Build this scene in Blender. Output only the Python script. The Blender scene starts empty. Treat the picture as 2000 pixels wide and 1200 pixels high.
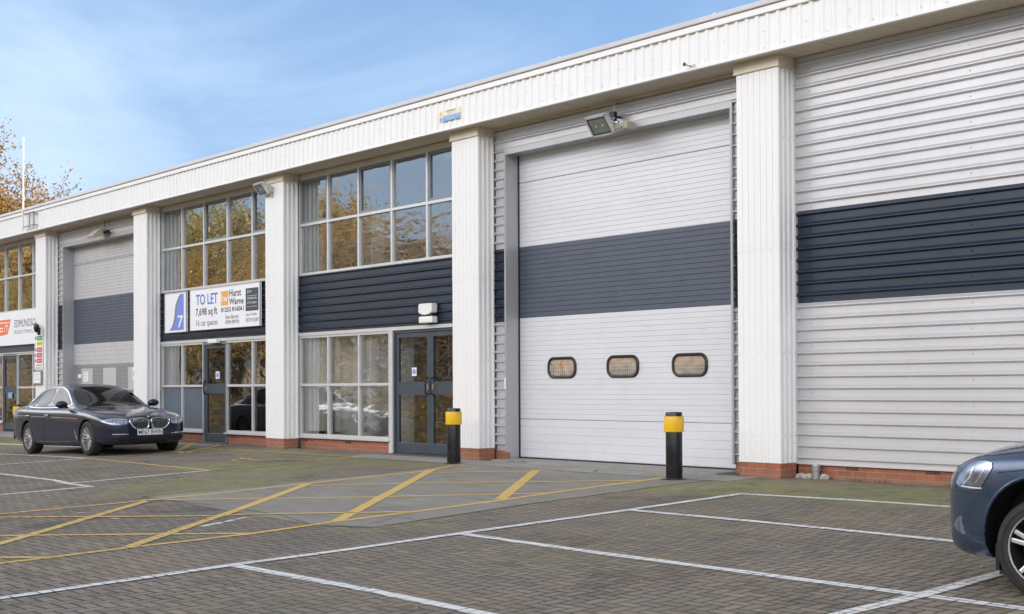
import bpy, bmesh, math, random
from mathutils import Vector, Matrix
from mathutils.bvhtree import BVHTree
R = math.radians
SC = bpy.context.scene
COL = SC.collection
random.seed(7)

# ------------------------------------------------------------------ node helpers
class NT:
    def __init__(s, tree):
        s.t = tree; s.n = tree.nodes; s.l = tree.links
    def add(s, typ, **kw):
        nd = s.n.new(typ)
        for k, v in kw.items():
            setattr(nd, k, v)
        return nd
    def put(s, sock, v):
        if v is None: return
        if isinstance(v, bpy.types.NodeSocket): s.l.new(v, sock)
        elif isinstance(v, (tuple, list)) and len(v) == 3 and sock.type == 'RGBA': sock.default_value = (*v, 1)
        else: sock.default_value = v
    def math(s, op, a, b=None, c=None, clamp=False):
        m = s.add('ShaderNodeMath', operation=op, use_clamp=clamp)
        s.put(m.inputs[0], a); s.put(m.inputs[1], b)
        if c is not None: s.put(m.inputs[2], c)
        return m.outputs[0]
    def mix(s, f, a, b, mode='MIX'):
        m = s.add('ShaderNodeMix', data_type='RGBA', blend_type=mode)
        s.put(m.inputs[0], f); s.put(m.inputs[6], a); s.put(m.inputs[7], b)
        return m.outputs[2]
    def noise(s, vec, scale, detail=3, rough=.55, dist=0.0, dim='3D'):
        m = s.add('ShaderNodeTexNoise', noise_dimensions=dim)
        s.put(m.inputs['Vector'], vec); m.inputs['Scale'].default_value = scale
        m.inputs['Detail'].default_value = detail; m.inputs['Roughness'].default_value = rough
        m.inputs['Distortion'].default_value = dist
        return m.outputs['Fac']
    def mrange(s, v, a, b, c=0.0, d=1.0, smooth=False):
        m = s.add('ShaderNodeMapRange'); m.clamp = True
        if smooth: m.interpolation_type = 'SMOOTHSTEP'
        s.put(m.inputs[0], v)
        for i, q in zip((1, 2, 3, 4), (a, b, c, d)): s.put(m.inputs[i], q)
        return m.outputs[0]
    def coord(s, which='Object'):
        return s.add('ShaderNodeTexCoord').outputs[which]
    def pos(s):
        return s.add('ShaderNodeNewGeometry').outputs['Position']
    def sep(s, v):
        m = s.add('ShaderNodeSeparateXYZ'); s.put(m.inputs[0], v); return m.outputs
    def comb(s, x, y, z):
        m = s.add('ShaderNodeCombineXYZ')
        for i, q in enumerate((x, y, z)): s.put(m.inputs[i], q)
        return m.outputs[0]
    def vmul(s, v, k):
        m = s.add('ShaderNodeVectorMath', operation='MULTIPLY'); s.put(m.inputs[0], v); m.inputs[1].default_value = k
        return m.outputs[0]
    def bump(s, h, strength=.3, dist=.01):
        m = s.add('ShaderNodeBump'); s.put(m.inputs['Height'], h)
        m.inputs['Strength'].default_value = strength; m.inputs['Distance'].default_value = dist
        return m.outputs[0]

def newmat(name):
    m = bpy.data.materials.new(name); m.use_nodes = True
    t = NT(m.node_tree); b = m.node_tree.nodes['Principled BSDF']
    return m, t, b

def pbr(name, col, rough=.5, metal=0.0, var=.06, vscale=3.0, bump=0.0, bscale=40, coat=0.0, spec=.5, dirt=0.0, dirtcol=(.12,.1,.07), stretch=(1,1,1), emit=None):
    m, t, b = newmat(name)
    v = t.vmul(t.pos(), stretch)
    n = t.noise(v, vscale, 4)
    dark = tuple(c*(1-var*2) for c in col); lite = tuple(min(1, c*(1+var)) for c in col)
    c = t.mix(t.mrange(n, .3, .7), dark, lite)
    if dirt > 0:
        n2 = t.noise(t.vmul(t.pos(), (2.2*stretch[0], 2.2*stretch[1], .8*stretch[2])), 2.3, 6, .65)
        c = t.mix(t.mrange(n2, .5, .8, 0, dirt), c, dirtcol)
    t.put(b.inputs['Base Color'], c)
    rv = .02 if vscale <= 1.4 else .07
    rr = t.mrange(t.noise(v, vscale*2.7, 3), .3, .7, max(0, rough-rv), min(1, rough+rv))
    t.put(b.inputs['Roughness'], rr)
    b.inputs['Metallic'].default_value = metal
    b.inputs['Coat Weight'].default_value = coat
    b.inputs['Coat Roughness'].default_value = .03
    b.inputs['Specular IOR Level'].default_value = spec
    if bump > 0:
        t.put(b.inputs['Normal'], t.bump(t.noise(t.pos(), bscale, 3), bump, .004))
    if emit:
        b.inputs['Emission Color'].default_value = (*emit[0], 1); b.inputs['Emission Strength'].default_value = emit[1]
    return m

# herringbone block paving (200 x 100 mm) as a node group: joint mask, block random, soft edge height
def herring_group():
    g = bpy.data.node_groups.new('herringbone', 'ShaderNodeTree')
    g.interface.new_socket('Vector', in_out='INPUT', socket_type='NodeSocketVector')
    for nm in ('Joint', 'Random', 'Height', 'Random2'):
        g.interface.new_socket(nm, in_out='OUTPUT', socket_type='NodeSocketFloat')
    t = NT(g); gi = t.add('NodeGroupInput'); go = t.add('NodeGroupOutput')
    # slight wobble so that courses are not ruler straight
    w = t.add('ShaderNodeTexNoise'); t.put(w.inputs['Vector'], gi.outputs[0]); w.inputs['Scale'].default_value = 2.2; w.inputs['Detail'].default_value = 4
    ws = t.sep(w.outputs['Color'])
    s = t.sep(gi.outputs[0])
    S = .1
    x = t.math('ADD', t.math('DIVIDE', s[0], S), t.math('MULTIPLY', t.math('SUBTRACT', ws[0], .5), .45))
    y = t.math('ADD', t.math('DIVIDE', s[1], S), t.math('MULTIPLY', t.math('SUBTRACT', ws[1], .5), .45))
    x = t.math('ADD', x, 4000.0); y = t.math('ADD', y, 4000.0)
    i = t.math('FLOOR', x); j = t.math('FLOOR', y)
    fx = t.math('SUBTRACT', x, i); fy = t.math('SUBTRACT', y, j)
    k = t.math('FLOORED_MODULO', t.math('SUBTRACT', i, j), 4.0)
    def eq(a, v): return t.math('COMPARE', a, v, .25)
    k0, k1, k2, k3 = (eq(k, float(q)) for q in range(4))
    big = 5.0
    dl = t.math('ADD', fx, t.math('MULTIPLY', k1, big))
    dr = t.math('ADD', t.math('SUBTRACT', 1.0, fx), t.math('MULTIPLY', k0, big))
    db = t.math('ADD', fy, t.math('MULTIPLY', k2, big))
    dt = t.math('ADD', t.math('SUBTRACT', 1.0, fy), t.math('MULTIPLY', k3, big))
    d = t.math('MINIMUM', t.math('MINIMUM', dl, dr), t.math('MINIMUM', db, dt))
    fine = t.noise(gi.outputs[0], 60, 2)
    d = t.math('ADD', d, t.math('MULTIPLY', t.math('SUBTRACT', fine, .5), .05))
    joint = t.mrange(d, .045, .11, 1, 0)
    height = t.mrange(d, .02, .14, 0, 1, True)
    bi = t.math('SUBTRACT', i, k1); bj = t.math('ADD', j, k3)
    wn = t.add('ShaderNodeTexWhiteNoise', noise_dimensions='2D'); t.put(wn.inputs['Vector'], t.comb(bi, bj, 0.0))
    wsn = t.sep(wn.outputs['Color'])
    for q, o in zip((joint, wsn[0], height, wsn[1]), go.inputs): t.put(o, q)
    return g
HG = herring_group()
def herring(t, vec):
    n = t.add('ShaderNodeGroup'); n.node_tree = HG; t.put(n.inputs[0], vec); return n.outputs

def blob(t, s, cx, cy, rx, ry):
    a = t.math('DIVIDE', t.math('SUBTRACT', s[0], cx), rx); b_ = t.math('DIVIDE', t.math('SUBTRACT', s[1], cy), ry)
    d = t.math('SQRT', t.math('ADD', t.math('MULTIPLY', a, a), t.math('MULTIPLY', b_, b_)))
    return t.mrange(d, .45, 1.15, 1, 0, True)

def moss_mask(t, p):
    s = t.sep(p)
    m = blob(t, s, 8.2, -1.0, 3.0, 1.1)
    for a in ((6.6, -1.4, 1.6, .9), (-.8, -1.15, 2.3, .75), (-1.4, -3.0, 2.2, 1.3), (-5.2, -.8, 2.4, .6), (.6, -5.0, 1.6, 1.5), (2.6, -10.2, 3.0, 1.2), (14.5, -1.0, 4, 1.4), (-15, -1.2, 5, .9)):
        m = t.math('MAXIMUM', m, blob(t, s, *a))
    n = t.noise(p, 2.4, 6, .68)
    n2 = t.noise(p, .6, 3)
    base = t.mrange(n2, .5, .7, 0, .2)
    m = t.math('MAXIMUM', m, base)
    return t.math('MULTIPLY', t.math('MULTIPLY', m, 1.5), t.mrange(n, .34, .58, 0, 1), clamp=True)

def mat_paving():
    m, t, b = newmat('block_paving')
    p = t.pos(); h = herring(t, p)
    r = t.add('ShaderNodeValToRGB'); t.put(r.inputs[0], h[1])
    e = r.color_ramp.elements
    e[0].position = 0; e[0].color = (.13, .1, .076, 1); e[1].position = 1; e[1].color = (.31, .237, .166, 1)
    for ps, c in ((.2, (.183, .144, .107)), (.45, (.22, .17, .123)), (.7, (.25, .192, .136)), (.85, (.18, .158, .133))):
        q = e.new(ps); q.color = (*c, 1)
    c = r.outputs[0]
    big = t.noise(p, .35, 5, .6)
    c = t.mix(t.mrange(big, .34, .66, 0, .55), c, (.10, .09, .078))
    warm = t.noise(t.vmul(p, (1, 1, 1)), .22, 3)
    c = t.mix(t.mrange(warm, .5, .7, 0, .35), c, (.29, .21, .15))
    c = t.mix(t.mrange(t.noise(t.vmul(p, (1.3, 1, 1)), .9, 2), .52, .68, 0, .3), c, (.30, .19, .14))
    c = t.mix(t.mrange(t.noise(t.vmul(p, (1, 1.4, 1)), 1.1, 2), .55, .7, 0, .3), c, (.17, .175, .165))
    grain = t.noise(p, 160, 2, .7)
    c = t.mix(t.mrange(grain, .3, .72, 0, .62), c, t.mix(.5, c, (.38, .35, .31)))
    speck = t.noise(p, 95, 1)
    c = t.mix(t.mrange(speck, .68, .76, 0, .6), c, (.5, .48, .44))
    stain = t.noise(p, 1.3, 6, .7, .6)
    c = t.mix(t.mrange(stain, .54, .68, 0, .6), c, (.07, .06, .05))
    c = t.mix(t.mrange(t.noise(t.vmul(p, (.9, .35, 1)), 1.0, 5, .7, 1.0), .60, .68, 0, .5), c, (.06, .055, .05))
    mm = moss_mask(t, p)
    jn = t.mix(t.mrange(t.noise(p, 1.7, 3), .4, .6), (.022, .02, .015), (.05, .052, .02))
    jm = t.mix(mm, jn, (.19, .25, .015))
    jw = t.math('MAXIMUM', h[0], t.math('MULTIPLY', t.mrange(h[2], .35, .95, 1, 0), mm))
    jt = t.math('MULTIPLY', jw, t.mrange(t.noise(p, 5, 3), .3, .6, .7, 1))
    c = t.mix(jt, c, jm)
    bl = t.math('MULTIPLY', mm, t.mrange(t.math('ADD', t.noise(p, 9, 5, .75), t.math('MULTIPLY', h[0], .2)), .49, .6, 0, .6))
    c = t.mix(bl, c, (.18, .215, .025))
    t.put(b.inputs['Base Color'], c)
    b.inputs['Roughness'].default_value = .88; b.inputs['Specular IOR Level'].default_value = .3
    hh = t.math('ADD', h[2], t.math('ADD', t.math('MULTIPLY', grain, .22), t.math('MULTIPLY', h[3], .35)))
    t.put(b.inputs['Normal'], t.bump(hh, .9, .007))
    return m

def mat_paint(name, col, wear=.5):
    m, t, b = newmat(name)
    p = t.pos(); h = herring(t, p)
    n = t.noise(p, 7, 6, .7)
    c = t.mix(t.mrange(n, .35, .7, 0, .35), col, tuple(q*.62 for q in col))
    # not on the concrete apron: joints only where the paving is
    s = t.sep(p)
    inx = t.math('MULTIPLY', t.math('GREATER_THAN', s[0], 1.42), t.math('LESS_THAN', s[0], 6.2))
    ap = t.math('MULTIPLY', inx, t.math('GREATER_THAN', s[1], -6.15))
    j = t.math('MULTIPLY', h[0], t.math('SUBTRACT', 1.0, ap))
    c = t.mix(t.math('MULTIPLY', j, t.mrange(t.noise(p, 3, 2), .35, .6, .25, .95)), c, (.07, .068, .05))
    chip = t.mrange(t.noise(p, 38, 5, .75), .62, .7, 0, wear)
    c = t.mix(chip, c, (.13, .12, .105))
    t.put(b.inputs['Base Color'], c); b.inputs['Roughness'].default_value = .7
    t.put(b.inputs['Normal'], t.bump(t.math('ADD', h[2], t.noise(p, 120, 2)), .5, .004))
    return m

def mat_concrete(name, a, c2, moss=True):
    m, t, b = newmat(name)
    p = t.pos()
    c = t.mix(t.mrange(t.noise(p, .8, 6, .65), .3, .7), a, c2)
    c = t.mix(t.mrange(t.noise(p, 5, 6, .7, .4), .5, .75, 0, .6), c, tuple(q*.55 for q in a))
    c = t.mix(t.mrange(t.noise(p, 130, 2), .3, .75, 0, .4), c, tuple(min(1, q*1.9) for q in c2))
    c = t.mix(t.mrange(t.noise(t.vmul(p, (.35, 1, 1)), 2.1, 5, .6), .58, .72, 0, .5), c, (.32, .30, .27))
    c = t.mix(t.mrange(t.noise(t.vmul(p, (.25, 1.2, 1)), 4, 6, .7), .5, .66, 0, .45), c, (.1, .09, .075))
    v = t.add('ShaderNodeTexVoronoi', feature='DISTANCE_TO_EDGE'); t.put(v.inputs['Vector'], t.vmul(p, (.5, .42, 1))); v.inputs['Scale'].default_value = .8
    wob = t.noise(p, 3, 6, .7)
    ck = t.mrange(t.math('ADD', v.outputs[0], t.math('MULTIPLY', t.math('SUBTRACT', wob, .5), .03)), .0, .006, 1, 0)
    ck = t.math('MULTIPLY', ck, t.mrange(t.noise(p, .9, 2), .5, .6))
    c = t.mix(t.math('MULTIPLY', ck, .8), c, (.04, .045, .02))
    if moss:
        mm = moss_mask(t, p)
        c = t.mix(t.math('MULTIPLY', mm, t.mrange(t.noise(p, 11, 5, .7), .5, .66, 0, .7)), c, (.1, .13, .03))
    t.put(b.inputs['Base Color'], c); b.inputs['Roughness'].default_value = .85
    t.put(b.inputs['Normal'], t.bump(t.noise(p, 90, 4, .7), .5, .005))
    return m

def mat_brick():
    m, t, b = newmat('red_brick')
    p = t.pos(); s = t.sep(p)
    v = t.comb(t.math('ADD', s[0], s[1]), t.math('ADD', s[2], .031), 0.0)
    br = t.add('ShaderNodeTexBrick'); t.put(br.inputs['Vector'], v)
    br.inputs['Color1'].default_value = (.38, .125, .06, 1); br.inputs['Color2'].default_value = (.27, .085, .045, 1)
    br.inputs['Mortar'].default_value = (.34, .26, .19, 1); br.inputs['Scale'].default_value = 1
    br.inputs['Brick Width'].default_value = .225; br.inputs['Row Height'].default_value = .075
    br.inputs['Mortar Size'].default_value = .0055; br.inputs['Mortar Smooth'].default_value = .2; br.inputs['Bias'].default_value = -.1
    c = br.outputs['Color']
    c = t.mix(t.mrange(t.noise(p, 3.5, 5, .7), .45, .75, 0, .5), c, (.16, .07, .045))
    c = t.mix(t.mrange(t.noise(p, 70, 3), .5, .8, 0, .5), c, (.5, .2, .1))
    low = t.math('MULTIPLY', t.mrange(s[2], .02, .12, .65, 0), t.noise(p, 6, 4))
    c = t.mix(low, c, (.2, .17, .13))
    c = t.mix(t.mrange(t.noise(p, 9, 6, .75), .64, .76, 0, .35), c, (.5, .42, .34))
    t.put(b.inputs['Base Color'], c); b.inputs['Roughness'].default_value = .85
    hgt = t.math('ADD', t.math('MULTIPLY', br.outputs['Fac'], -1.0), t.math('MULTIPLY', t.noise(p, 90, 3), .4))
    t.put(b.inputs['Normal'], t.bump(hgt, .7, .006))
    return m

def mat_glass(name, tint=(.58, .61, .61), boost=2.3, base=.2, wav=.5, off=0.0, seal=0):
    m, t, b = newmat(name)
    t.n.remove(b)
    p = t.pos()
    fr = t.add('ShaderNodeFresnel'); fr.inputs['IOR'].default_value = 1.52
    pp = t.vmul(p, (1.0, 1.0, 1.25))
    # sealed double glazing: every pane bows a little and is never quite flat
    h = t.math('ADD', t.noise(pp, .95, 1, .4), t.math('MULTIPLY', t.noise(t.vmul(p, (.8, 1, 2.2)), 2.3, 1.5, .5, .8), .28))
    bp = t.bump(h, 1.0, .012*wav)
    gl = t.add('ShaderNodeBsdfGlossy'); gl.inputs['Roughness'].default_value = .004; gl.inputs['Color'].default_value = (.93, .95, .97, 1); t.put(gl.inputs['Normal'], bp)
    tr = t.add('ShaderNodeBsdfTransparent'); tr.inputs['Color'].default_value = (*tint, 1)
    f = t.math('ADD', t.math('MULTIPLY', fr.outputs[0], boost), base, clamp=True)
    mx = t.add('ShaderNodeMixShader'); t.put(mx.inputs[0], f); t.put(mx.inputs[1], tr.outputs[0]); t.put(mx.inputs[2], gl.outputs[0])
    out = [n for n in t.n if n.type == 'OUTPUT_MATERIAL'][0]
    t.l.new(mx.outputs[0], out.inputs[0])
    return m

def mat_vision():  # door pane with its warm reflections painted into the base colour
    m, t, b = newmat('painted_reflection_pane')
    p = t.pos(); s = t.sep(p)
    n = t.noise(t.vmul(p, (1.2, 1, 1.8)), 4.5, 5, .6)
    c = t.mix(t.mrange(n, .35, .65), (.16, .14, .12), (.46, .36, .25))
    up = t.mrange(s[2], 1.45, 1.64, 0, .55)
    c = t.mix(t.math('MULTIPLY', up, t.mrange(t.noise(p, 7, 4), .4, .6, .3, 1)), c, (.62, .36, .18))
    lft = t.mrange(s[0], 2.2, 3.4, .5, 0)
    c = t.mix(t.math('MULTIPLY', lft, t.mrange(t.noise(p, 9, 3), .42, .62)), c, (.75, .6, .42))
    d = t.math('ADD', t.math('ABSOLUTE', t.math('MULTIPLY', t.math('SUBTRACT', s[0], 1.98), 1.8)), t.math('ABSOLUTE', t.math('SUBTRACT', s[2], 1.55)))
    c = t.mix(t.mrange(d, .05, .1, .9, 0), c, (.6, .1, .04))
    t.put(b.inputs['Base Color'], c); b.inputs['Roughness'].default_value = .22; b.inputs['Coat Weight'].default_value = .5
    return m

def mat_leaf(name, cols, trans=.3):
    m, t, b = newmat(name)
    p = t.coord('Object')
    r = t.add('ShaderNodeValToRGB')
    wn = t.add('ShaderNodeNewGeometry').outputs['Random Per Island']
    n = t.noise(p, .7, 3, .6)
    f = t.math('ADD', t.math('MULTIPLY', wn, .5), t.math('MULTIPLY', t.mrange(n, .3, .7), .5))
    t.put(r.inputs[0], f)
    e = r.color_ramp.elements; e[0].color = (*cols[0], 1); e[1].color = (*cols[-1], 1)
    for i, c in enumerate(cols[1:-1]):
        q = e.new((i+1)/(len(cols)-1)); q.color = (*c, 1)
    t.put(b.inputs['Base Color'], r.outputs[0]); b.inputs['Roughness'].default_value = .6
    tl = t.add('ShaderNodeBsdfTranslucent'); t.put(tl.inputs['Color'], r.outputs[0])
    mx = t.add('ShaderNodeMixShader'); mx.inputs[0].default_value = trans
    t.l.new(b.outputs[0], mx.inputs[1]); t.l.new(tl.outputs[0], mx.inputs[2])
    out = [q for q in t.n if q.type == 'OUTPUT_MATERIAL'][0]; t.l.new(mx.outputs[0], out.inputs[0])
    return m

MT = {}
MJ = pbr('mossy_joint', (.05, .055, .018), .95, var=.35, vscale=14)
MT['paving'] = mat_paving()
MT['white_line'] = mat_paint('white_line_paint', (.72, .71, .68), .8)
MT['yellow_line'] = mat_paint('yellow_line_paint', (.64, .43, .12), .6)
MT['concrete'] = mat_concrete('apron_concrete', (.16, .146, .122), (.235, .215, .18))
MT['concrete_pale'] = mat_concrete('pale_concrete', (.2, .195, .18), (.27, .26, .24))
MT['grass'] = pbr('rough_grass', (.1, .12, .04), .9, var=.25, vscale=.4)
MT['brick'] = mat_brick()
MT['white_clad'] = pbr('white_cladding', (.80, .795, .78), .38, var=.012, vscale=1.4, dirt=.10, dirtcol=(.55, .5, .42), stretch=(1, 1, .25), spec=.5)
MT['cream'] = pbr('cream_flashing', (.66, .585, .45), .45, var=.04, dirt=.2)
MT['soffit'] = pbr('soffit_sheet', (.60, .53, .43), .5, var=.03, dirt=.18)
MT['silver'] = pbr('silver_cladding', (.60, .595, .605), .38, metal=.32, var=.025, vscale=1.2, dirt=.1, dirtcol=(.3, .28, .25), stretch=(1, 1, .4))
MT['dark_clad'] = pbr('dark_blue_cladding', (.022, .034, .055), .36, metal=.1, var=.06, dirt=.06, dirtcol=(.05, .05, .055))
MT['door_silver'] = pbr('door_silver', (.66, .665, .69), .4, metal=.12, var=.02, vscale=.8, dirt=.16, dirtcol=(.38, .36, .33), stretch=(.5, 1, 2))
MT['door_grey'] = pbr('old_door_grey', (.5, .5, .5), .45, metal=.1, var=.03, dirt=.15)
MT['door_grey_dark'] = pbr('old_door_lower_grey', (.24, .245, .255), .5, var=.04, dirt=.2)
MT['door_dark'] = pbr('door_dark_band', (.066, .082, .115), .42, var=.05, dirt=.1, dirtcol=(.16, .16, .16))
MT['groove'] = pbr('door_joint_gasket', (.16, .16, .17), .6)  # dark grey backing that shows at the door's section joints
MT['jamb'] = pbr('jamb_flashing', (.43, .435, .45), .36, metal=.3, var=.03, vscale=1, dirt=.15, stretch=(1, 1, .3))
MT['roofstrip'] = pbr('roof_edge_sheet', (.56, .53, .51), .5, var=.04)
MT['roof'] = pbr('roof_sheet', (.4, .4, .4), .6)
MT['frame'] = pbr('window_frame_aluminium', (.6, .6, .6), .35, metal=.25, var=.02)
MT['sash'] = pbr('casement_frame', (.2, .22, .25), .4, metal=.2, var=.03)
MT['doorframe'] = pbr('blue_grey_door_frame', (.055, .07, .09), .35, metal=.15, var=.03)
MT['glass'] = mat_glass('window_glass', wav=.3)
MT['glasswavy'] = mat_glass('wavy_window_glass', wav=1.1)
MT['glasslow'] = mat_glass('bright_window_glass', tint=(.86, .86, .83), boost=2.2, base=.14, wav=.8)
MT['doorglass'] = mat_glass('door_glass', (.3, .33, .34), 1.7, .05, wav=2.2)
MT['flatglass'] = mat_glass('blue_tinted_glass', (.22, .27, .33), 1.1, .04, wav=.4)
MT['frost'] = pbr('frosted_film', (.1, .13, .175), .16, var=.05, spec=.6)
MT['blind'] = pbr('vertical_blind', (.86, .87, .85), .8)
MT['inwall'] = pbr('interior_wall', (.78, .77, .72), .85)
MT['infloor'] = pbr('interior_floor', (.3, .28, .25), .7)
MT['black'] = pbr('black_plastic', (.012, .012, .013), .4, var=.1)
MT['rubber'] = pbr('tyre_rubber', (.022, .021, .02), .75, var=.2, vscale=9, dirt=.3, dirtcol=(.07, .06, .05))
MT['bollard'] = pbr('black_gloss_paint', (.006, .006, .007), .25, var=.1, dirt=.08, dirtcol=(.05, .04, .03), spec=.35)
MT['yellow'] = pbr('yellow_band', (.82, .49, .012), .32, var=.05, vscale=6, dirt=.3, dirtcol=(.4, .25, .05))
MT['chrome'] = pbr('chrome', (.75, .76, .78), .12, metal=1, var=.02)
MT['steel'] = pbr('grey_steel', (.35, .36, .37), .4, metal=.7)
MT['alloy'] = pbr('alloy_wheel', (.30, .29, .29), .42, metal=.4, var=.02)
MT['whiteplastic'] = pbr('white_plastic', (.76, .78, .73), .4, var=.02)
MT['signwhite'] = pbr('sign_white', (.82, .83, .85), .35, var=.01)
MT['beige'] = pbr('beige_lamp', (.45, .42, .33), .5)
MT['blue'] = pbr('sign_blue', (.16, .24, .68), .4, var=.01)
MT['navytext'] = pbr('sign_blue_text', (.1, .17, .52), .4, var=.01)
MT['ink'] = pbr('sign_ink', (.04, .04, .055), .5, var=.01)
MT['grey'] = pbr('sign_grey', (.2, .2, .21), .5, var=.01)
MT['orange'] = pbr('sign_orange', (.8, .38, .05), .4, var=.01)
MT['redorange'] = pbr('sign_red_orange', (.85, .17, .03), .4, var=.01)
MT['slate'] = pbr('sign_slate', (.035, .055, .068), .4, var=.01)
MT['green'] = pbr('sign_green', (.03, .3, .12), .4, var=.01)
MT['signyellow'] = pbr('sign_yellow', (.75, .75, .03), .4, var=.01)
MT['red'] = pbr('sign_red', (.62, .06, .06), .4, var=.01)
MT['signcream'] = pbr('sign_faded_cream', (.75, .7, .5), .4, var=.01)
MT['signsky'] = pbr('sign_faded_blue', (.2, .36, .65), .4, var=.01)
MT['stone'] = pbr('rubble_stone', (.45, .42, .37), .9, var=.2)
MT['bark'] = pbr('bark', (.3, .25, .19), .9, var=.2, vscale=4)
MT['house'] = pbr('house_render', (.62, .62, .6), .8)
MT['houseroof'] = pbr('house_tiles', (.2, .12, .09), .8)
MT['carblue'] = pbr('navy_car_paint', (.005, .009, .030), .34, metal=.15, var=.02, coat=.85, spec=.3)
MT['suvblue'] = pbr('steel_blue_car_paint', (.045, .073, .125), .3, metal=.6, var=.05, coat=.7, dirt=.12, dirtcol=(.1, .09, .08))
MT['carglass'] = pbr('car_glass', (.004, .006, .007), .015, var=.02, vscale=1, spec=.25)
MT['hlglass'] = pbr('headlight_lens', (.24, .27, .33), .08, metal=.55, var=.2, vscale=10, coat=1)
MT['alloybright'] = pbr('machined_alloy', (.62, .62, .63), .3, metal=.6, var=.02)
MT['hldark'] = pbr('dark_headlight_lens', (.13, .145, .18), .08, metal=.5, var=.3, vscale=16, coat=1)
MT['hlinner'] = pbr('headlight_inner', (.7, .74, .8), .15, metal=.7, var=.02)
MT['flglass'] = pbr('floodlight_glass', (.26, .29, .29), .08, metal=.4, var=.1, coat=1)
MT['led'] = pbr('led_chip', (.8, .7, .25), .4)
MT['alsilver'] = pbr('cast_aluminium', (.72, .73, .75), .35, metal=.5)
MT['pane_reflection'] = mat_vision()
MT['leafgold'] = mat_leaf('golden_leaves', [(.14, .11, .04), (.36, .25, .09), (.55, .38, .15), (.7, .54, .28)])
MT['leafolive'] = mat_leaf('olive_leaves', [(.1, .1, .04), (.25, .22, .09), (.42, .35, .15), (.6, .52, .28)])
MT['leafrust'] = mat_leaf('rust_leaves', [(.3, .18, .1), (.5, .32, .18), (.65, .46, .28)])
MT['leafbrown'] = mat_leaf('brown_leaves', [(.08, .07, .03), (.34, .24, .09), (.6, .42, .16), (.8, .62, .3)])
MT['leafauburn'] = mat_leaf('auburn_leaves', [(.13, .09, .035), (.28, .17, .05), (.46, .27, .08), (.42, .26, .1)])
MT['leafdark'] = mat_leaf('dark_leaves', [(.025, .035, .014), (.06, .07, .02), (.14, .12, .03)], .25)

# ------------------------------------------------------------------ mesh helpers
def wloc(p):
    v = Vector((0, 0, 0))
    while p is not None:
        v = v + p.location; p = p.parent
    return v

def link(name, me, mats, parent=None):
    o = bpy.data.objects.new(name, me); COL.objects.link(o)
    for m in (mats if isinstance(mats, (list, tuple)) else [mats]):
        me.materials.append(MT[m] if isinstance(m, str) else m)
    if parent is not None:
        o.parent = parent
        if not LOCAL[0]:
            me.transform(Matrix.Translation(-wloc(parent)))
    return o
LOCAL = [False]   # True while a thing is built in its own coordinates

def obj(name, bm, mats, parent=None, smooth=False):
    me = bpy.data.meshes.new(name)
    bmesh.ops.recalc_face_normals(bm, faces=bm.faces)
    bm.to_mesh(me); bm.free()
    if smooth:
        me.polygons.foreach_set('use_smooth', [True]*len(me.polygons))
        try: me.set_sharp_from_angle(angle=R(38))
        except Exception: pass
    return link(name, me, mats, parent)

def empty(name, loc, label, cat, group=None):
    o = bpy.data.objects.new(name, None); COL.objects.link(o); o.location = loc
    o['label'] = label; o['category'] = cat
    if group: o['group'] = group
    o.empty_display_size = .2
    return o
def tag(o, label, cat, group=None):
    o['label'] = label; o['category'] = cat
    if group: o['group'] = group
    return o
def struct(name, bm, mats, smooth=False):
    o = obj(name, bm, mats, None, smooth); o['kind'] = 'structure'; return o
def copy_tree(o, parent=None):
    c = o.copy(); COL.objects.link(c)
    if parent is not None: c.parent = parent
    for ch in o.children: copy_tree(ch, c)
    return c

def box(bm, x0, x1, y0, y1, z0, z1, mi=0, mat=None, bevel=0):
    r = bmesh.ops.create_cube(bm, size=1)
    vs = r['verts']
    bmesh.ops.scale(bm, vec=(x1-x0, y1-y0, z1-z0), verts=vs)
    bmesh.ops.translate(bm, vec=((x0+x1)/2, (y0+y1)/2, (z0+z1)/2), verts=vs)
    fs = set(f for v in vs for f in v.link_faces)
    for f in fs: f.material_index = mi
    if bevel > 0:
        es = list(set(e for v in vs for e in v.link_edges))
        rr = bmesh.ops.bevel(bm, geom=es, offset=bevel, segments=2, affect='EDGES', profile=.6)
        vs = list(set(v for f in rr['faces'] for v in f.verts) | set(v for v in vs if v.is_valid))
        for f in set(f for v in vs for f in v.link_faces): f.material_index = mi
    if mat is not None: bmesh.ops.transform(bm, matrix=mat, verts=vs)
    return vs
def cyl(bm, p0, p1, r0, r1=None, seg=12, cap=True, mi=0):
    r1 = r0 if r1 is None else r1
    p0 = Vector(p0); p1 = Vector(p1); d = p1-p0
    q = d.to_track_quat('Z', 'Y').to_matrix().to_4x4()
    r = bmesh.ops.create_cone(bm, cap_ends=cap, segments=seg, radius1=r0, radius2=r1, depth=d.length)
    bmesh.ops.transform(bm, matrix=Matrix.Translation((p0+p1)/2) @ q, verts=r['verts'])
    for f in set(f for v in r['verts'] for f in v.link_faces): f.material_index = mi
    return r['verts']
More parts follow.
